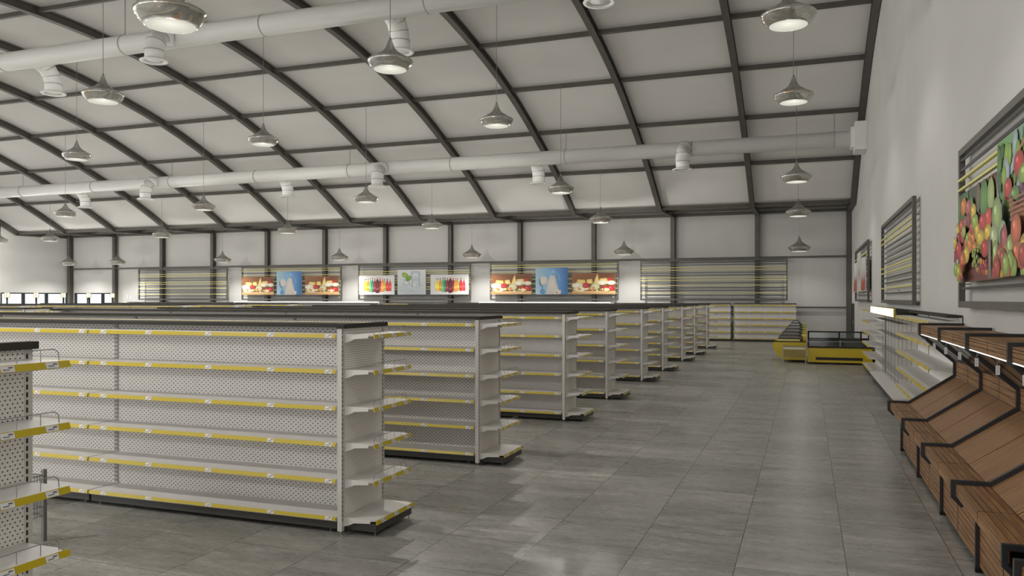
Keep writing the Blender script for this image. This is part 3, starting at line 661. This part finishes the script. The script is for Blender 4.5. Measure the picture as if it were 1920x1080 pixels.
def fruit():
    r = random.Random(11); a = Art(2.2, 1.1); a.grad(0, 0, 1, 1, (0.12, 0.02, 0.01), (0.16, 0.02, 0.01), (0.05, 0.05, 0.02), (0.02, 0.06, 0.02))
    for k in range(16): x = r.uniform(-0.02, 0.42); a.poly([(x, 0.62), (x + 0.03, 0.62), (x + 0.05 + r.uniform(0, 0.06), 1.0), (x + 0.02, 1.0)], jit((0.08, 0.26, 0.03), r, 0.5), (0.02, 0.09, 0.01))
    a.poly([(0.6, 0.62), (0.55, 1.0), (1, 1.0), (1, 0.6)], (0.22, 0.09, 0.04), (0.12, 0.04, 0.02))
    for k in range(60): a.ell(r.uniform(0.60, 1), r.uniform(0.72, 1), 0.012, 0.012, jit((0.36, 0.17, 0.08), r), (0.12, 0.04, 0.02), n=6)
    a.ell(0.62, 0.85, 0.06, 0.16, (0.18, 0.12, 0.04), (0.06, 0.05, 0.02)); a.ell(0.76, 0.80, 0.10, 0.20, (0.10, 0.30, 0.05), (0.02, 0.10, 0.01)); 
    for q in (-0.05, 0, 0.05): a.ell(0.76 + q, 0.80, 0.012, 0.17, (0.25, 0.45, 0.10), (0.1, 0.3, 0.05))
    a.ell(0.92, 0.80, 0.08, 0.17, (0.45, 0.55, 0.22), (0.22, 0.34, 0.08)); a.ell(0.44, 0.72, 0.07, 0.18, (0.20, 0.36, 0.05), (0.05, 0.15, 0.01))
    R_, O_, Y_, G_, DR = (0.60, 0.02, 0.02), (0.78, 0.24, 0.02), (0.82, 0.58, 0.03), (0.36, 0.52, 0.05), (0.35, 0.0, 0.03)
    def f(x, y, rx, ry, c): rx *= 1.28; ry *= 0.74; a.ell(x, y, rx, ry, tuple(min(1, v * 1.15) for v in c), tuple(v * 0.42 for v in c), hl=tuple(min(1, v * 1.3 + 0.22) for v in c))
    f(0.22, 0.84, 0.07, 0.14, O_); f(0.36, 0.80, 0.06, 0.12, (0.60, 0.12, 0.12)); f(0.50, 0.72, 0.06, 0.13, Y_); f(0.16, 0.62, 0.06, 0.13, (0.68, 0.08, 0.02)); f(0.28, 0.64, 0.05, 0.12, (0.3, 0.12, 0.06)); f(0.37, 0.66, 0.05, 0.11, DR); f(0.04, 0.58, 0.05, 0.15, Y_)
    a.poly([(0.08, 0.58), (0.16, 0.44), (0.34, 0.43), (0.50, 0.60), (0.42, 0.30), (0.30, 0.20), (0.18, 0.26)], (0.42, 0.30, 0.12), (0.22, 0.13, 0.04))
    for k in range(14): f(0.26 + r.uniform(-0.08, 0.08), 0.50 + r.uniform(-0.04, 0.06), 0.02, 0.035, G_)
    L_ = [(0.60, 0.60, .07, .12, G_), (0.80, 0.56, .08, .13, R_), (0.93, 0.58, .07, .14, (.7, .06, .02)), (0.66, 0.50, .05, .12, Y_), (0.55, 0.44, .05, .09, O_), (0.74, 0.42, .08, .11, Y_), (0.92, 0.44, .07, .12, Y_), (0.47, 0.38, .06, .12, O_), (0.60, 0.33, .06, .10, O_), (0.14, 0.36, .08, .14, R_), (0.38, 0.29, .07, .13, Y_), (0.27, 0.22, .07, .17, (.72, .16, .03)), (0.04, 0.30, .05, .1, DR), (0.86, 0.30, .07, .12, R_), (0.97, 0.32, .05, .12, R_), (0.03, 0.46, .04, .1, Y_), (0.08, 0.15, .07, .11, G_), (0.17, 0.10, .07, .15, (0.55, 0.62, 0.05))]
    for k in range(26): f(r.uniform(0.02, 0.98), r.uniform(0.28, 0.56), r.uniform(.045, .06), r.uniform(.09, .12), r.choice([R_, O_, Y_, G_, (.7, .08, .02), DR]))
    for q in L_: f(*q)
    for k in range(34): f(0.66 + r.gauss(0, 0.05), 0.22 + r.gauss(0, 0.055), 0.018, 0.028, (0.32, 0.46, 0.05))
    for k in range(14): f(r.uniform(0.76, 0.98), r.uniform(0.06, 0.22), 0.026, 0.045, r.choice([O_, DR, R_]))
    for k in range(12): f(r.uniform(0.24, 0.36), r.uniform(0.02, 0.20), 0.02, 0.035, r.choice([O_, R_, (.7, .15, .05)]))
    return a
def veg(mirror=False):
    r = random.Random(23 if not mirror else 31); a = Art(1.9, 1.37); a.grad(0, 0, 1, 1, (0.02, 0.02, 0.02), (0.03, 0.03, 0.02), (0.25, 0.36, 0.45), (0.12, 0.34, 0.03))
    for k in range(70):
        x = r.uniform(-0.05, 1); y = r.uniform(0.45, 0.95); c = r.choice([(0.16, 0.42, 0.02), (0.30, 0.52, 0.05), (0.02, 0.12, 0.01), (0.08, 0.26, 0.02), (0.45, 0.58, 0.62)])
        a.ell(x, y, r.uniform(0.04, 0.09), r.uniform(0.04, 0.11), c, tuple(v * 0.5 for v in c), rot=r.uniform(-0.4, 0.4), n=8)
    # basket and its handle
    for k in range(22):
        t0 = PI * k / 22; t1 = PI * (k + 1) / 22
        P = lambda t, q: (0.62 - math.cos(t) * q * 0.24, 0.52 + math.sin(t) * q * 0.38)
        a.poly([P(t0, 1), P(t1, 1), P(t1, 0.92), P(t0, 0.92)], (0.50, 0.20, 0.08), (0.3, 0.1, 0.03))
    def f(x, y, rx, ry, c, rot=0): rx *= 1.7; ry *= 0.66; a.ell(x, y, rx, ry, tuple(min(1, v * 1.15) for v in c), tuple(v * 0.42 for v in c), rot=rot, hl=tuple(min(1, v * 1.3 + 0.25) for v in c))
    R_, G_, P_ = (0.60, 0.02, 0.02), (0.30, 0.48, 0.06), (0.16, 0.02, 0.10)
    f(0.28, 0.62, .05, .12, R_); f(0.50, 0.75, .06, .13, R_); f(0.62, 0.66, .08, .12, G_); f(0.76, 0.70, .07, .12, (.7, .2, .02)); f(0.42, 0.55, .06, .1, (0.12, 0.3, 0.05))
    for k in range(26): f(r.uniform(0.56, 0.74), r.uniform(0.42, 0.6), 0.025, 0.035, P_)
    a.poly([(0.34, 0.56), (0.46, 0.50), (0.80, 0.50), (0.90, 0.58), (0.82, 0.24), (0.42, 0.24)], (0.42, 0.16, 0.06), (0.22, 0.07, 0.03))
    for j in range(9):
        for k in range(16): a.ell(0.41 + k * 0.028 + (j % 2) * 0.014, 0.26 + j * 0.032, 0.011, 0.012, (0.55, 0.24, 0.10), (0.2, 0.06, 0.02), n=6)
    f(0.17, 0.44, .07, .22, (0.34, 0.50, 0.16)); f(0.10, 0.28, .06, .18, (0.50, 0.62, 0.30)); a.ell(0.30, 0.30, 0.09, 0.10, (0.55, 0.62, 0.50), (0.2, 0.3, 0.15)); a.ell(0.30, 0.28, 0.06, 0.07, (0.04, 0.05, 0.03))
    for (x, y, rx, ry, c) in ((0.34, 0.26, .04, .16, (0.5, 0.08, 0.08)), (0.14, 0.16, .045, .18, (0.45, 0.58, 0.2)), (0.24, 0.14, .045, .16, (0.5, 0.05, 0.03)), (0.36, 0.14, .04, .14, (0.75, 0.3, 0.1)), (0.46, 0.18, .045, .16, (0.42, 0.56, 0.18)), (0.58, 0.30, .06, .16, (0.72, 0.15, 0.04)), (0.60, 0.14, .06, .14, (0.70, 0.16, 0.05)), (0.74, 0.16, .06, .16, (.7, .45, .03)), (0.86, 0.22, .06, .16, (.6, .03, .02)), (0.95, 0.14, .05, .14, (.3, .5, .06))): f(x, y, rx, ry, c)
    for k in range(16): f(r.uniform(0.1, 1.0), r.uniform(0.02, 0.13), .045, .12, r.choice([(0.42, 0.56, 0.18), (0.5, 0.05, 0.03), (0.72, 0.15, 0.04), (0.36, 0.5, 0.1), (.7, .45, .03)]))
    a.poly([(0.0, 0.0), (0.08, 0.0), (0.07, 0.28), (0.0, 0.30)], (0.28, 0.24, 0.18), (0.10, 0.08, 0.06))
    return a
def redart(seed, dark=False):
    r = random.Random(seed); a = Art(2.2 if not dark else 1.7, 1.15 if not dark else 1.45); a.grad(0, 0, 1, 1, (0.60, 0.56, 0.54), (0.60, 0.56, 0.54), (0.66, 0.66, 0.64), (0.66, 0.66, 0.64))
    if dark:
        a.ell(0.5, 0.45, 0.2, 0.22, (0.04, 0.04, 0.06), (0.4, 0.38, 0.42)); a.ell(0.5, 0.68, 0.08, 0.16, (0.30, 0.28, 0.32), (0.6, 0.58, 0.6))
    else:
        for k in range(10): x = 0.06 + k * 0.095; h = r.uniform(0.35, 0.75); a.poly([(x - 0.05, 0.02), (x + 0.06, 0.02), (x + 0.05, h * 0.6), (x + 0.01, h), (x - 0.04, h * 0.5)], jit((0.50, 0.07, 0.02), r, 0.3), (0.36, 0.05, 0.02))
    return a
# far wall frames  (x0, length, seq)
FY = 41.0
frame('empty slatted frame with black and yellow slats at the left end of the far wall', (-41.4, FY, 2.0), 0, 7.2, SEQ1)
frame('slatted frame holding the left cheese and milk pictures on the far wall', (-33.1, FY, 2.0), 0, 7.2, SEQ2)
frame('slatted frame holding the drinks and ice pictures on the far wall', (-24.75, FY, 2.0), 0, 7.2, SEQ3)
frame('slatted frame holding the right cheese and milk pictures on the far wall', (-16.4, FY, 2.0), 0, 7.2, SEQ2)
frame('empty slatted frame with black and yellow slats at the right end of the far wall', (-8.05, FY, 2.0), 0, 7.2, SEQ1)
for x0, side in ((-33.1, 'left'), (-16.4, 'right')):
    cheese(1).build('cheese_picture', 'printed picture of cheeses left of the milk picture in the %s dairy frame' % side, (x0 + 0.1, FY - 0.06, 2.32), 0, 'food pictures')
    milk().build('milk_picture', 'blue picture of a milk jug and glass in the %s dairy frame' % side, (x0 + 2.68, FY - 0.06, 2.32), 0, 'food pictures')
    cheese(1).build('cheese_picture', 'printed picture of cheeses right of the milk picture in the %s dairy frame' % side, (x0 + 4.72, FY - 0.06, 2.32), 0, 'food pictures')
soda().build('drinks_picture', 'white picture of coloured soda bottles left of the ice cube picture', (-24.65, FY - 0.06, 2.32), 0, 'food pictures')
ice().build('ice_picture', 'pale picture of ice cubes with a green mint leaf', (-22.1, FY - 0.06, 2.32), 0, 'food pictures')
soda().build('drinks_picture', 'white picture of coloured soda bottles right of the ice cube picture', (-20.0, FY - 0.06, 2.32), 0, 'food pictures')
# right wall frames: rotate so local x -> -Y, local y -> +X
RZ = -PI / 2; RX = 1.88
frame('large slatted frame with fruit and vegetable pictures on the right wall', (RX, 11.94, 1.98), RZ, 7.2, SEQ1)
frame('empty slatted frame halfway along the right wall', (RX, 23.55, 1.98), RZ, 6.75, SEQR)
frame('farthest slatted frame on the right wall, with three small pictures', (RX, 35.9, 1.98), RZ, 7.2, SEQ1)
fruit().build('fruit_picture', 'picture of a heap of mixed fruit, left in the large right wall frame', (RX - 0.05, 11.6, 2.30), RZ)
veg().build('vegetable_picture', 'taller picture of vegetables and a wicker basket in the large right wall frame', (RX - 0.05, 9.34, 2.30), RZ)
redart(3).build('meat_picture', 'pale picture with red shapes, left in the farthest right wall frame', (RX - 0.05, 35.8, 2.35), RZ)
redart(4, True).build('grill_picture', 'pale picture with a dark shape, middle of the farthest right wall frame', (RX - 0.05, 33.2, 2.35), RZ)
redart(6).build('meat_picture', 'pale picture with red shapes, right in the farthest right wall frame', (RX - 0.05, 31.1, 2.35), RZ)

# ================================================================ RIGHT WALL: PRODUCE STANDS
BAYW = 1.73
def pipe_path(b, pts, y0, y1, w=0.032):
    # square tube side frame following an x-z polyline, front to back (mitred)
    n_ = len(pts)
    def off(i, s):
        p = Vector((pts[i][0], pts[i][1])); a = Vector(pts[max(i - 1, 0)]) ; c = Vector(pts[min(i + 1, n_ - 1)])
        d1 = (p - a).normalized() if i > 0 else (c - p).normalized(); d2 = (c - p).normalized() if i < n_ - 1 else d1
        n1 = Vector((-d1.y, d1.x)); n2 = Vector((-d2.y, d2.x)); m_ = (n1 + n2).normalized(); k = w / 2 / max(0.4, m_.dot(n1))
        return p + m_ * k * s
    for i in range(n_ - 1):
        q = [off(i, 1), off(i + 1, 1), off(i + 1, -1), off(i, -1)]
        b.prism([(v.x, v.y) for v in q], 'y', y0, y1, BLACK)
def slats_y(b, p0, p1, n_, y0, y1, th=0.014, gap=0.006):
    # n slats running along y, laid across the segment p0-p1 (x,z)
    p0, p1 = Vector(p0), Vector(p1); d = (p1 - p0); Ln = d.length; d.normalize(); nn = Vector((-d.y, d.x)); w = Ln / n_
    q = [p0 - nn * th, p1 - nn * th, p1 - nn * (th + 0.006), p0 - nn * (th + 0.006)]
    b.prism([(v.x, v.y) for v in q], 'y', y0, y1, WGAP)
    for k in range(n_):
        a = p0 + d * (w * k + gap / 2); c = p0 + d * (w * (k + 1) - gap / 2); q = [a, c, c - nn * th, a - nn * th]
        b.prism([(v.x, v.y) for v in q], 'y', y0, y1, WOODY)
def slats_x(b, p0, p1, n_, y0, y1, th=0.014, gap=0.004):
    p0, p1 = Vector(p0), Vector(p1); d = (p1 - p0).normalized(); nn = Vector((-d.y, d.x)); w = (y1 - y0) / n_
    q = [p0 - nn * th, p1 - nn * th, p1 - nn * (th + 0.006), p0 - nn * (th + 0.006)]
    b.prism([(v.x, v.y) for v in q], 'y', y0, y1, WGAP)
    q = [p0, p1, p1 - nn * th, p0 - nn * th]
    for k in range(n_): b.prism([(v.x, v.y) for v in q], 'y', y0 + w * k + gap / 2, y0 + w * (k + 1) - gap / 2, WOODS)
FRP = [(1.145, 0.485), (1.075, 0.555), (1.075, 0.665), (1.325, 0.665), (1.885, 1.055), (1.885, 1.235), (1.46, 1.61), (1.46, 1.745), (2.0, 1.745)]
def make_stand():
    # local origin at wall-side... y=0 is the near edge of the bay, bay runs to y=BAYW
    t = thing('produce_stand', 'x', 'display stand')
    for hlf in (0, 1):
        y0 = 0.02 + hlf * BAYW / 2; y1 = y0 + BAYW / 2 - 0.026
        b = MB(); slats_y(b, (1.245, 0.045), (1.245, 0.50), 9, y0, y1); part(b, 'front_panel', t, 'slatted wooden front panel')
        b = MB(); slats_y(b, (1.092, 0.56), (1.092, 0.648), 1, y0, y1, 0.012); slats_y(b, (1.092, 0.652), (1.325, 0.652), 5, y0, y1); part(b, 'lip_shelf', t, 'slatted wooden front ledge')
        b.box
        b = MB(); slats_x(b, (1.33, 0.648), (1.895, 1.037), 18, y0, y1, gap=0.006); part(b, 'sloping_tray', t, 'sloping wooden tray')
        b = MB(); slats_y(b, (1.90, 1.04), (1.90, 1.26), 3, y0, y1); part(b, 'back_riser', t)
        b = MB(); slats_y(b, (1.472, 1.615), (1.472, 1.728), 3, y0, y1, 0.012); slats_y(b, (1.472, 1.732), (1.99, 1.732), 10, y0, y1); part(b, 'upper_shelf', t, 'wooden upper shelf')
        b = MB(); b.prism([(1.49, 1.598), (1.86, 1.27), (1.866, 1.277), (1.496, 1.605)], 'y', y0 + 0.03, y1 - 0.03, MIRROR); part(b, 'tilted_mirror', t, 'dark tilted mirror')
        b = MB(); b.box(1.474, 1.488, y0, y1, 1.602, 1.609, GLOWW); part(b, 'led_strip', t, 'white lit strip')
        b = MB(); yc = (y0 + y1) / 2
        b.box(1.452, 1.482, yc - 0.001, yc + 0.001, 1.475, 1.55, TAG)
        for zz in (1.535, 1.520, 1.505, 1.49): b.box(1.458, 1.458 + (0.018 if int(zz * 1000) % 2 else 0.012), yc - 0.0016, yc - 0.001, zz - 0.004, zz, INK)
        b.tube([(1.458, yc, 1.55), (1.476, yc, 1.605)], 0.0015, WIRE, 4); b.tube([(1.478, yc, 1.55), (1.478, yc, 1.605)], 0.0015, WIRE, 4)
        part(b, 'hanging_tag', t, 'white tag with dark print')
    b = MB(); b.box(1.268, 1.99, 0.02, BAYW, 0.05, 0.46, WGAP); b.prism([(1.14, 0.50), (1.268, 0.46), (1.268, 0.50), (1.10, 0.55)], 'y', 0.02, BAYW - 0.03, WGAP); part(b, 'carcass', t)
    b = MB(); pipe_path(b, FRP, BAYW - 0.026, BAYW + 0.014, 0.036); pipe_path(b, [(1.46, 1.60), (1.66, 1.52), (1.875, 1.235)], BAYW - 0.018, BAYW + 0.01, 0.02); part(b, 'side_frame', t, 'bent black metal side frame')
    b = MB(); b.box(1.215, 1.255, BAYW - 0.085, BAYW - 0.05, 0, 0.50, BLACK); b.box(1.215, 1.33, BAYW - 0.085, BAYW - 0.05, 0, 0.03, BLACK); part(b, 'leg', t, 'black metal leg')
    b = MB(); b.box(1.8, 1.84, BAYW - 0.085, BAYW - 0.05, 0, 0.05, BLACK); part(b, 'leg', t, 'black metal leg')
    b = MB()
    b.box(1.243, 1.25, BAYW / 2 - 0.006, BAYW / 2 + 0.010, 0.045, 0.48, BLACK); part(b, 'joint_strip', t)
    return t
st0 = make_stand()
names = ['farthest from the camera, next to the white shelving', 'second from the far end', 'third from the far end', 'fourth from the far end']
for k in range(4):
    y = 12.25 - BAYW * (k + 1) - 0.0
    lab = 'slatted wooden produce stand, %s' % names[k]
    if k == 0: st0.location = (0, y, 0); st0['label'] = lab; st0['group'] = 'wooden produce stands along the right wall'; o = st0
    else: o = copy_tree(st0, (0, y, 0), 0, lab, 'wooden produce stands along the right wall')
# closing frame at the near end of the run
b = MB(); pipe_path(b, FRP, -0.02, 0.012); b.build('side_frame', o, 'bent black metal side frame'); b = MB(); b.box(1.215, 1.255, 0.04, 0.075, 0, 0.50, BLACK); b.build('leg', o)
o = copy_tree(st0, (0, 5.03 - BAYW, 0), 0, 'wooden produce stand in the bottom right corner, just past the gap', 'wooden produce stands along the right wall')
b = MB(); pipe_path(b, FRP, -0.02, 0.012); b.build('side_frame', o, 'bent black metal side frame')

# ================================================================ RIGHT WALL: WHITE SHELVING, MESH UNIT
def wall_unit(label, y_near, L_, group):
    return None
rb = copy_tree(wb, (1.985, 12.42 + PITCH / 2, 0), -PI / 2, 'long white shelving bay on the right wall, right behind the wooden stands', 'white bays on the right wall')
# shorter half bay
hb = make_bay(False, PITCH / 2, 0.38, 'wall_shelving_bay'); hb.location = (1.985, 12.42 + PITCH + PITCH / 4 + 0.01, 0); hb.rotation_euler = (0, 0, -PI / 2); hb['label'] = 'short white shelving bay between the long wall bay and the wire mesh unit'
tagp(hb, group='white bays on the right wall')
fb = copy_tree(wb, (1.985, 23.75 + PITCH / 2, 0), -PI / 2, 'white shelving bay on the right wall beyond the wire mesh unit', 'white bays on the right wall')

t = thing('mesh_display', 'wire mesh display with lit sign and white plank platform on the right wall', 'display stand', (0, 0, 0))
y0, y1 = 16.85, 23.0
b = MB(); b.box(1.965, 1.985, y0 + 0.03, y1 - 0.03, 0.2, 1.8, WHITE); part(b, 'back_panel', t)
b = MB(); nb = 12
for k in range(nb): b.box(1.56, 1.88, y0 + (y1 - y0) * k / nb + 0.004, y0 + (y1 - y0) * (k + 1) / nb - 0.004, 0.15, 0.185, SHELF)
b.box(1.60, 1.98, y0 + 0.02, y1 - 0.02, 0.04, 0.15, KICK); b.box(1.88, 1.98, y0, y1, 0.15, 0.18, SHELF)
part(b, 'platform', t, 'white plank platform')
m_ = MB()
for k in range(57):
    yy = y0 + 0.02 + k * (y1 - y0 - 0.04) / 56; rr = 0.0016 if k % 7 else 0.0045
    m_.tube([(1.87, yy, 0.185), (1.87, yy, 1.72 if k % 7 == 0 else 0.9)], rr, WIRE, 4)
for k in range(21): z = 0.22 + k * 0.075; m_.tube([(1.87, y0 + 0.02, z), (1.87, y1 - 0.02, z)], 0.0012, WIRE, 4)
part(m_, 'wire_grid', t, 'grey wire grid')
for z in (0.55, 0.95, 1.30, 1.6):
    s = MB()
    for k in range(4): s.tube([(1.68 + 0.05 * k, y0 + 0.3, z), (1.68 + 0.05 * k, y1 - 0.1, z)], 0.003, WIRE, 4)
    for k in range(24): yy = y0 + 0.3 + k * (y1 - y0 - 0.4) / 23; s.tube([(1.68, yy, z), (1.865, yy, z)], 0.003, WIRE, 4)
    part(s, 'wire_shelf', t)
s = MB(); s.box(1.62, 1.98, y0, y1, 1.78, 1.85, CAP); s.box(1.9, 1.98, y0, y1, 1.72, 1.87, CAP); part(s, 'header', t, 'charcoal header')
s = MB(); s.box(1.585, 1.62, y0 + 0.25, y1, 1.725, 1.905, YEL); sg = part(s, 'sign_box', t, 'yellow framed sign box'); w8 = (y1 - y0 - 0.25) / 8
for k in range(8):
    q = MB(); q.box(1.578, 1.585, y0 + 0.25 + k * w8 + 0.05, y0 + 0.25 + (k + 1) * w8 - 0.05, 1.738, 1.892, SIGNW); part(q, 'lit_panel', sg, 'white lit panel')

# ================================================================ FREEZERS at the end of the aisle
t = thing('island_freezer', 'long yellow island freezer with black rim at the end of the right aisle', 'freezer', (0, 0, 0))
X0, X1, Ya, Yb = 0.04, 1.94, 27.35, 29.3
b = MB(); b.box(X0, X1, Ya, Ya + 0.06, 0.06, 0.52, YEL2); b.box(X0, X1, Yb - 0.06, Yb, 0.06, 0.52, YEL2); b.box(X0, X0 + 0.06, Ya + 0.06, Yb - 0.06, 0.06, 0.52, YEL2); b.box(X1 - 0.06, X1, Ya + 0.06, Yb - 0.06, 0.06, 0.52, YEL2); b.box(X0 + 0.06, X1 - 0.06, Ya + 0.06, Yb - 0.06, 0.06, 0.2, YEL2); part(b, 'body', t, 'yellow body')
b = MB(); b.box(0.28, 1.66, Ya - 0.008, Ya, 0.135, 0.225, DARK); part(b, 'vent_grille', t, 'black vent')
b = MB(); b.box(X0 + 0.06, X1 - 0.06, Ya + 0.06, Yb - 0.06, 0.2, 0.25, GREYI); b.box(X0 + 0.06, X1 - 0.06, Yb - 0.2, Yb - 0.06, 0.25, 0.72, DARK); part(b, 'liner', t)
b = MB(); b.box(X0 - 0.01, X1 + 0.02, Ya - 0.02, Ya + 0.07, 0.52, 0.57, CAP); b.box(X0 - 0.01, X0 + 0.06, Ya, Yb, 0.52, 0.57, CAP); b.box(X1 - 0.05, X1 + 0.02, Ya, Yb, 0.52, 0.57, CAP); b.box(X0, X1, Yb - 0.08, Yb, 0.52, 0.76, CAP)
b.box(X0, X0 + 0.035, Ya + 0.02, Yb, 0.57, 0.72, CAP); b.box(X1 - 0.02, X1 + 0.015, Yb - 0.3, Yb - 0.24, 0.57, 0.92, CAP); part(b, 'rim', t, 'charcoal rim')
b = MB(); b.box(X0, X1, Ya + 0.02, Ya + 0.028, 0.57, 0.72, GLASS); b.box(X0, X1, Ya + 0.015, Ya + 0.033, 0.72, 0.735, WIRE); part(b, 'front_glass', t, 'front glass')
b = MB(); b.box(X0, X1 - 0.25, 28.3, 28.36, 0.975, 1.02, CAP); b.box(X0, X0 + 0.05, 28.3, 28.36, 0.57, 1.0, CAP); b.box(0.985, 1.035, 27.42, 27.47, 0.57, 0.76, WIRE); b.box(0.985, 1.035, 28.3, 28.36, 0.57, 1.0, CAP); b.box(1.64, 1.69, 28.3, 28.36, 0.57, 1.0, CAP)
b.prism([(X1 - 0.25, 0.975), (X1 - 0.25, 1.02), (X1, 0.92), (X1, 0.88)], 'y', 28.3, 28.36, CAP); part(b, 'top_frame', t, 'charcoal upper frame')
b = MB(); b.box(X0 + 0.05, 0.985, 28.325, 28.335, 0.6, 0.975, GLASS); b.box(1.035, 1.64, 28.325, 28.335, 0.6, 0.975, GLASS); part(b, 'glass_screen', t, 'clear screen')
b = MB()
for x in (0.1, 0.99, 1.86):
    for y in (Ya + 0.08, Yb - 0.08): b.tube([(x, y, 0), (x, y, 0.065)], 0.02, DARK, 8)
part(b, 'foot', t)

t = thing('curved_freezer', 'yellow round-sided freezer with a ribbed charcoal hood, left of the island freezer', 'freezer', (0, 0, 0))
b = MB(); Y0 = 27.85
prof = [(-0.72, 0.08), (-0.92, 0.26), (-1.04, 0.46), (-1.05, 0.58), (-0.99, 0.68), (-0.93, 0.70), (-0.02, 0.70), (-0.02, 0.08)]
b.prism(prof, 'y', Y0, Y0 + 2.9, YEL2); b.prism([(-0.16, 0.7), (-0.16, 0.86), (-0.02, 0.86), (-0.02, 0.7)], 'y', Y0 + 0.3, Y0 + 2.8, YEL2); part(b, 'body', t, 'yellow rounded body')
b = MB()
hood = [(-0.95, -0.17, 0.0, 0.705), (-0.90, -0.16, 0.10, 0.78), (-0.85, -0.14, 0.28, 0.88), (-0.80, -0.12, 0.50, 0.98), (-0.73, -0.10, 0.75, 1.08), (-0.66, -0.10, 1.02, 1.17), (-0.60, -0.12, 1.35, 1.25), (-0.54, -0.16, 1.75, 1.33), (-0.50, -0.2, 2.6, 1.35)]
prev = None
for (xa, xb, dy, z) in hood:
    bev = 0.12; z0 = 0.70
    ring = [(xa - (z - z0) * 0.1, z0), (xa, z0 + (z - z0) * 0.75), (xa + bev, z), (xb - bev, z), (xb, z0 + (z - z0) * 0.75), (xb + 0.02, z0)]
    ring = [Vector((p[0], Y0 + dy, p[1])) for p in ring]
    if prev:
        vs = prev + ring; n6 = 6; b.add(vs, [(k, k + 1, n6 + k + 1, n6 + k) for k in range(5)], STEEL)
        # dark rib over the joint
        for q in range(5): b.tube([prev[q], prev[q + 1]], 0.018, DARK, 4)
    prev = ring
b.add(prev, [(0, 1, 2, 3, 4, 5)], STEEL); part(b, 'hood', t, 'ribbed charcoal hood')
b = MB(); b.box(-0.92, -0.2, Y0 - 0.02, Y0, 0.70, 0.755, PALEY); b.box(-1.0, -0.02, Y0 - 0.01, Y0 + 0.02, 0.665, 0.70, CAP); part(b, 'front_trim', t, 'pale yellow trim')
b = MB()
for k in range(5): b.box(-0.14, 0.0, Y0 + 0.35 + 0.32 * k, Y0 + 0.37 + 0.32 * k, 0.86, 0.95 + 0.07 * k, PALEY)
for k in range(5): b.box(-0.14, 0.0, Y0 + 0.35 + 0.32 * k, Y0 + 0.66 + 0.32 * k, 0.93 + 0.06 * k, 0.945 + 0.06 * k, CAP)
b.box(0.0, 0.02, Y0 - 0.02, Y0 + 2.8, 0.08, 1.05, YEL2); part(b, 'stepped_rack', t, 'yellow stepped rack')
b = MB()
for x in (-0.7, -0.2):
    for y in (Y0 + 0.1, Y0 + 2.7): b.tube([(x, y, 0), (x, y, 0.085)], 0.02, DARK, 8)
part(b, 'foot', t)

def wire_bin(label, x, y, w, d, h, rz=0):
    t = thing('wire_bin', label, 'wire bin', (x, y, 0), rz, None)
    b = MB()
    for sx in (0, w):
        for sy in (0, d): b.box(sx - 0.016, sx + 0.016, sy - 0.016, sy + 0.016, 0, h, WIRE)
    part(b, 'post', t)
    b = MB()
    n1 = 22
    for sy in (0, d):
        for k in range(n1): b.tube([(w * (k + 0.5) / n1, sy, 0.22), (w * (k + 0.5) / n1, sy, h - 0.05)], 0.0025, WIRE, 4)
        for z in (0.22, 0.3, 0.38, h - 0.05): b.tube([(0, sy, z), (w, sy, z)], 0.005, WIRE, 4)
    for sx in (0, w):
        for k in range(n1): b.tube([(sx, d * (k + 0.5) / n1, 0.22), (sx, d * (k + 0.5) / n1, h - 0.05)], 0.0025, WIRE, 4)
        for z in (0.22, 0.3, 0.38, h - 0.05): b.tube([(sx, 0, z), (sx, d, z)], 0.005, WIRE, 4)
    for k in range(n1): b.tube([(w * (k + 0.5) / n1, 0, 0.24), (w * (k + 0.5) / n1, d, 0.24)], 0.0025, WIRE, 4)
    part(b, 'wire_basket', t)
    b = MB(); b.box(0.01, w - 0.01, -0.022, -0.012, h - 0.13, h - 0.07, SHELF); part(b, 'sign_holder', t, 'white sign strip')
    return t
wire_bin('small wire bargain bin in front of the yellow freezers', -0.7, 27.15, 0.68, 0.5, 0.60)
wire_bin('wire bargain bin in the aisle behind the nearest shelving on the left', -6.95, 4.55, 0.75, 0.55, 0.62)

# ================================================================ CHECKOUT LIGHTS and wall plate
for k, y in enumerate((30.7, 32.42, 34.15, 35.87, 37.6)):
    t = thing('checkout_light', 'yellow framed checkout light on a black pole, %s from the camera side' % ordn(k), 'checkout light', (-40, y, 0), 0, 'checkout lights')
    b = MB(); b.tube([(0, 0, 0.02), (0, 0, 2.13)], 0.045, BLACK, 10); part(b, 'pole', t)
    b = MB(); b.box(-0.16, 0.16, -0.16, 0.16, 0, 0.02, BLACK); part(b, 'base_plate', t)
    b = MB(); b.box(-0.085, 0.085, -0.085, 0.085, 2.13, 2.16, YEL); b.box(-0.085, 0.085, -0.085, 0.085, 2.40, 2.42, YEL); b.box(-0.012, 0.012, -0.012, 0.012, 2.16, 2.4, YEL)
    for sx in (-0.08, 0.08):
        for sy in (-0.08, 0.08): b.box(sx - 0.012, sx + 0.012, sy - 0.012, sy + 0.012, 2.16, 2.40, YEL)
    part(b, 'light_frame', t, 'yellow frame')
    b = MB(); b.box(-0.068, 0.068, -0.068, 0.068, 2.165, 2.395, SIGNW); part(b, 'lit_cube', t, 'white lit cube')
for k, x in enumerate((-42.92, -42.68)):
    b = MB(); b.box(x, x + 0.12, YF - 0.02, YF, 2.05, 2.33, TAG); b.build('wall_plate', None, 'small white wall plate, %s of the pair right of the windows' % ('left' if k == 0 else 'right'), 'wall plate')
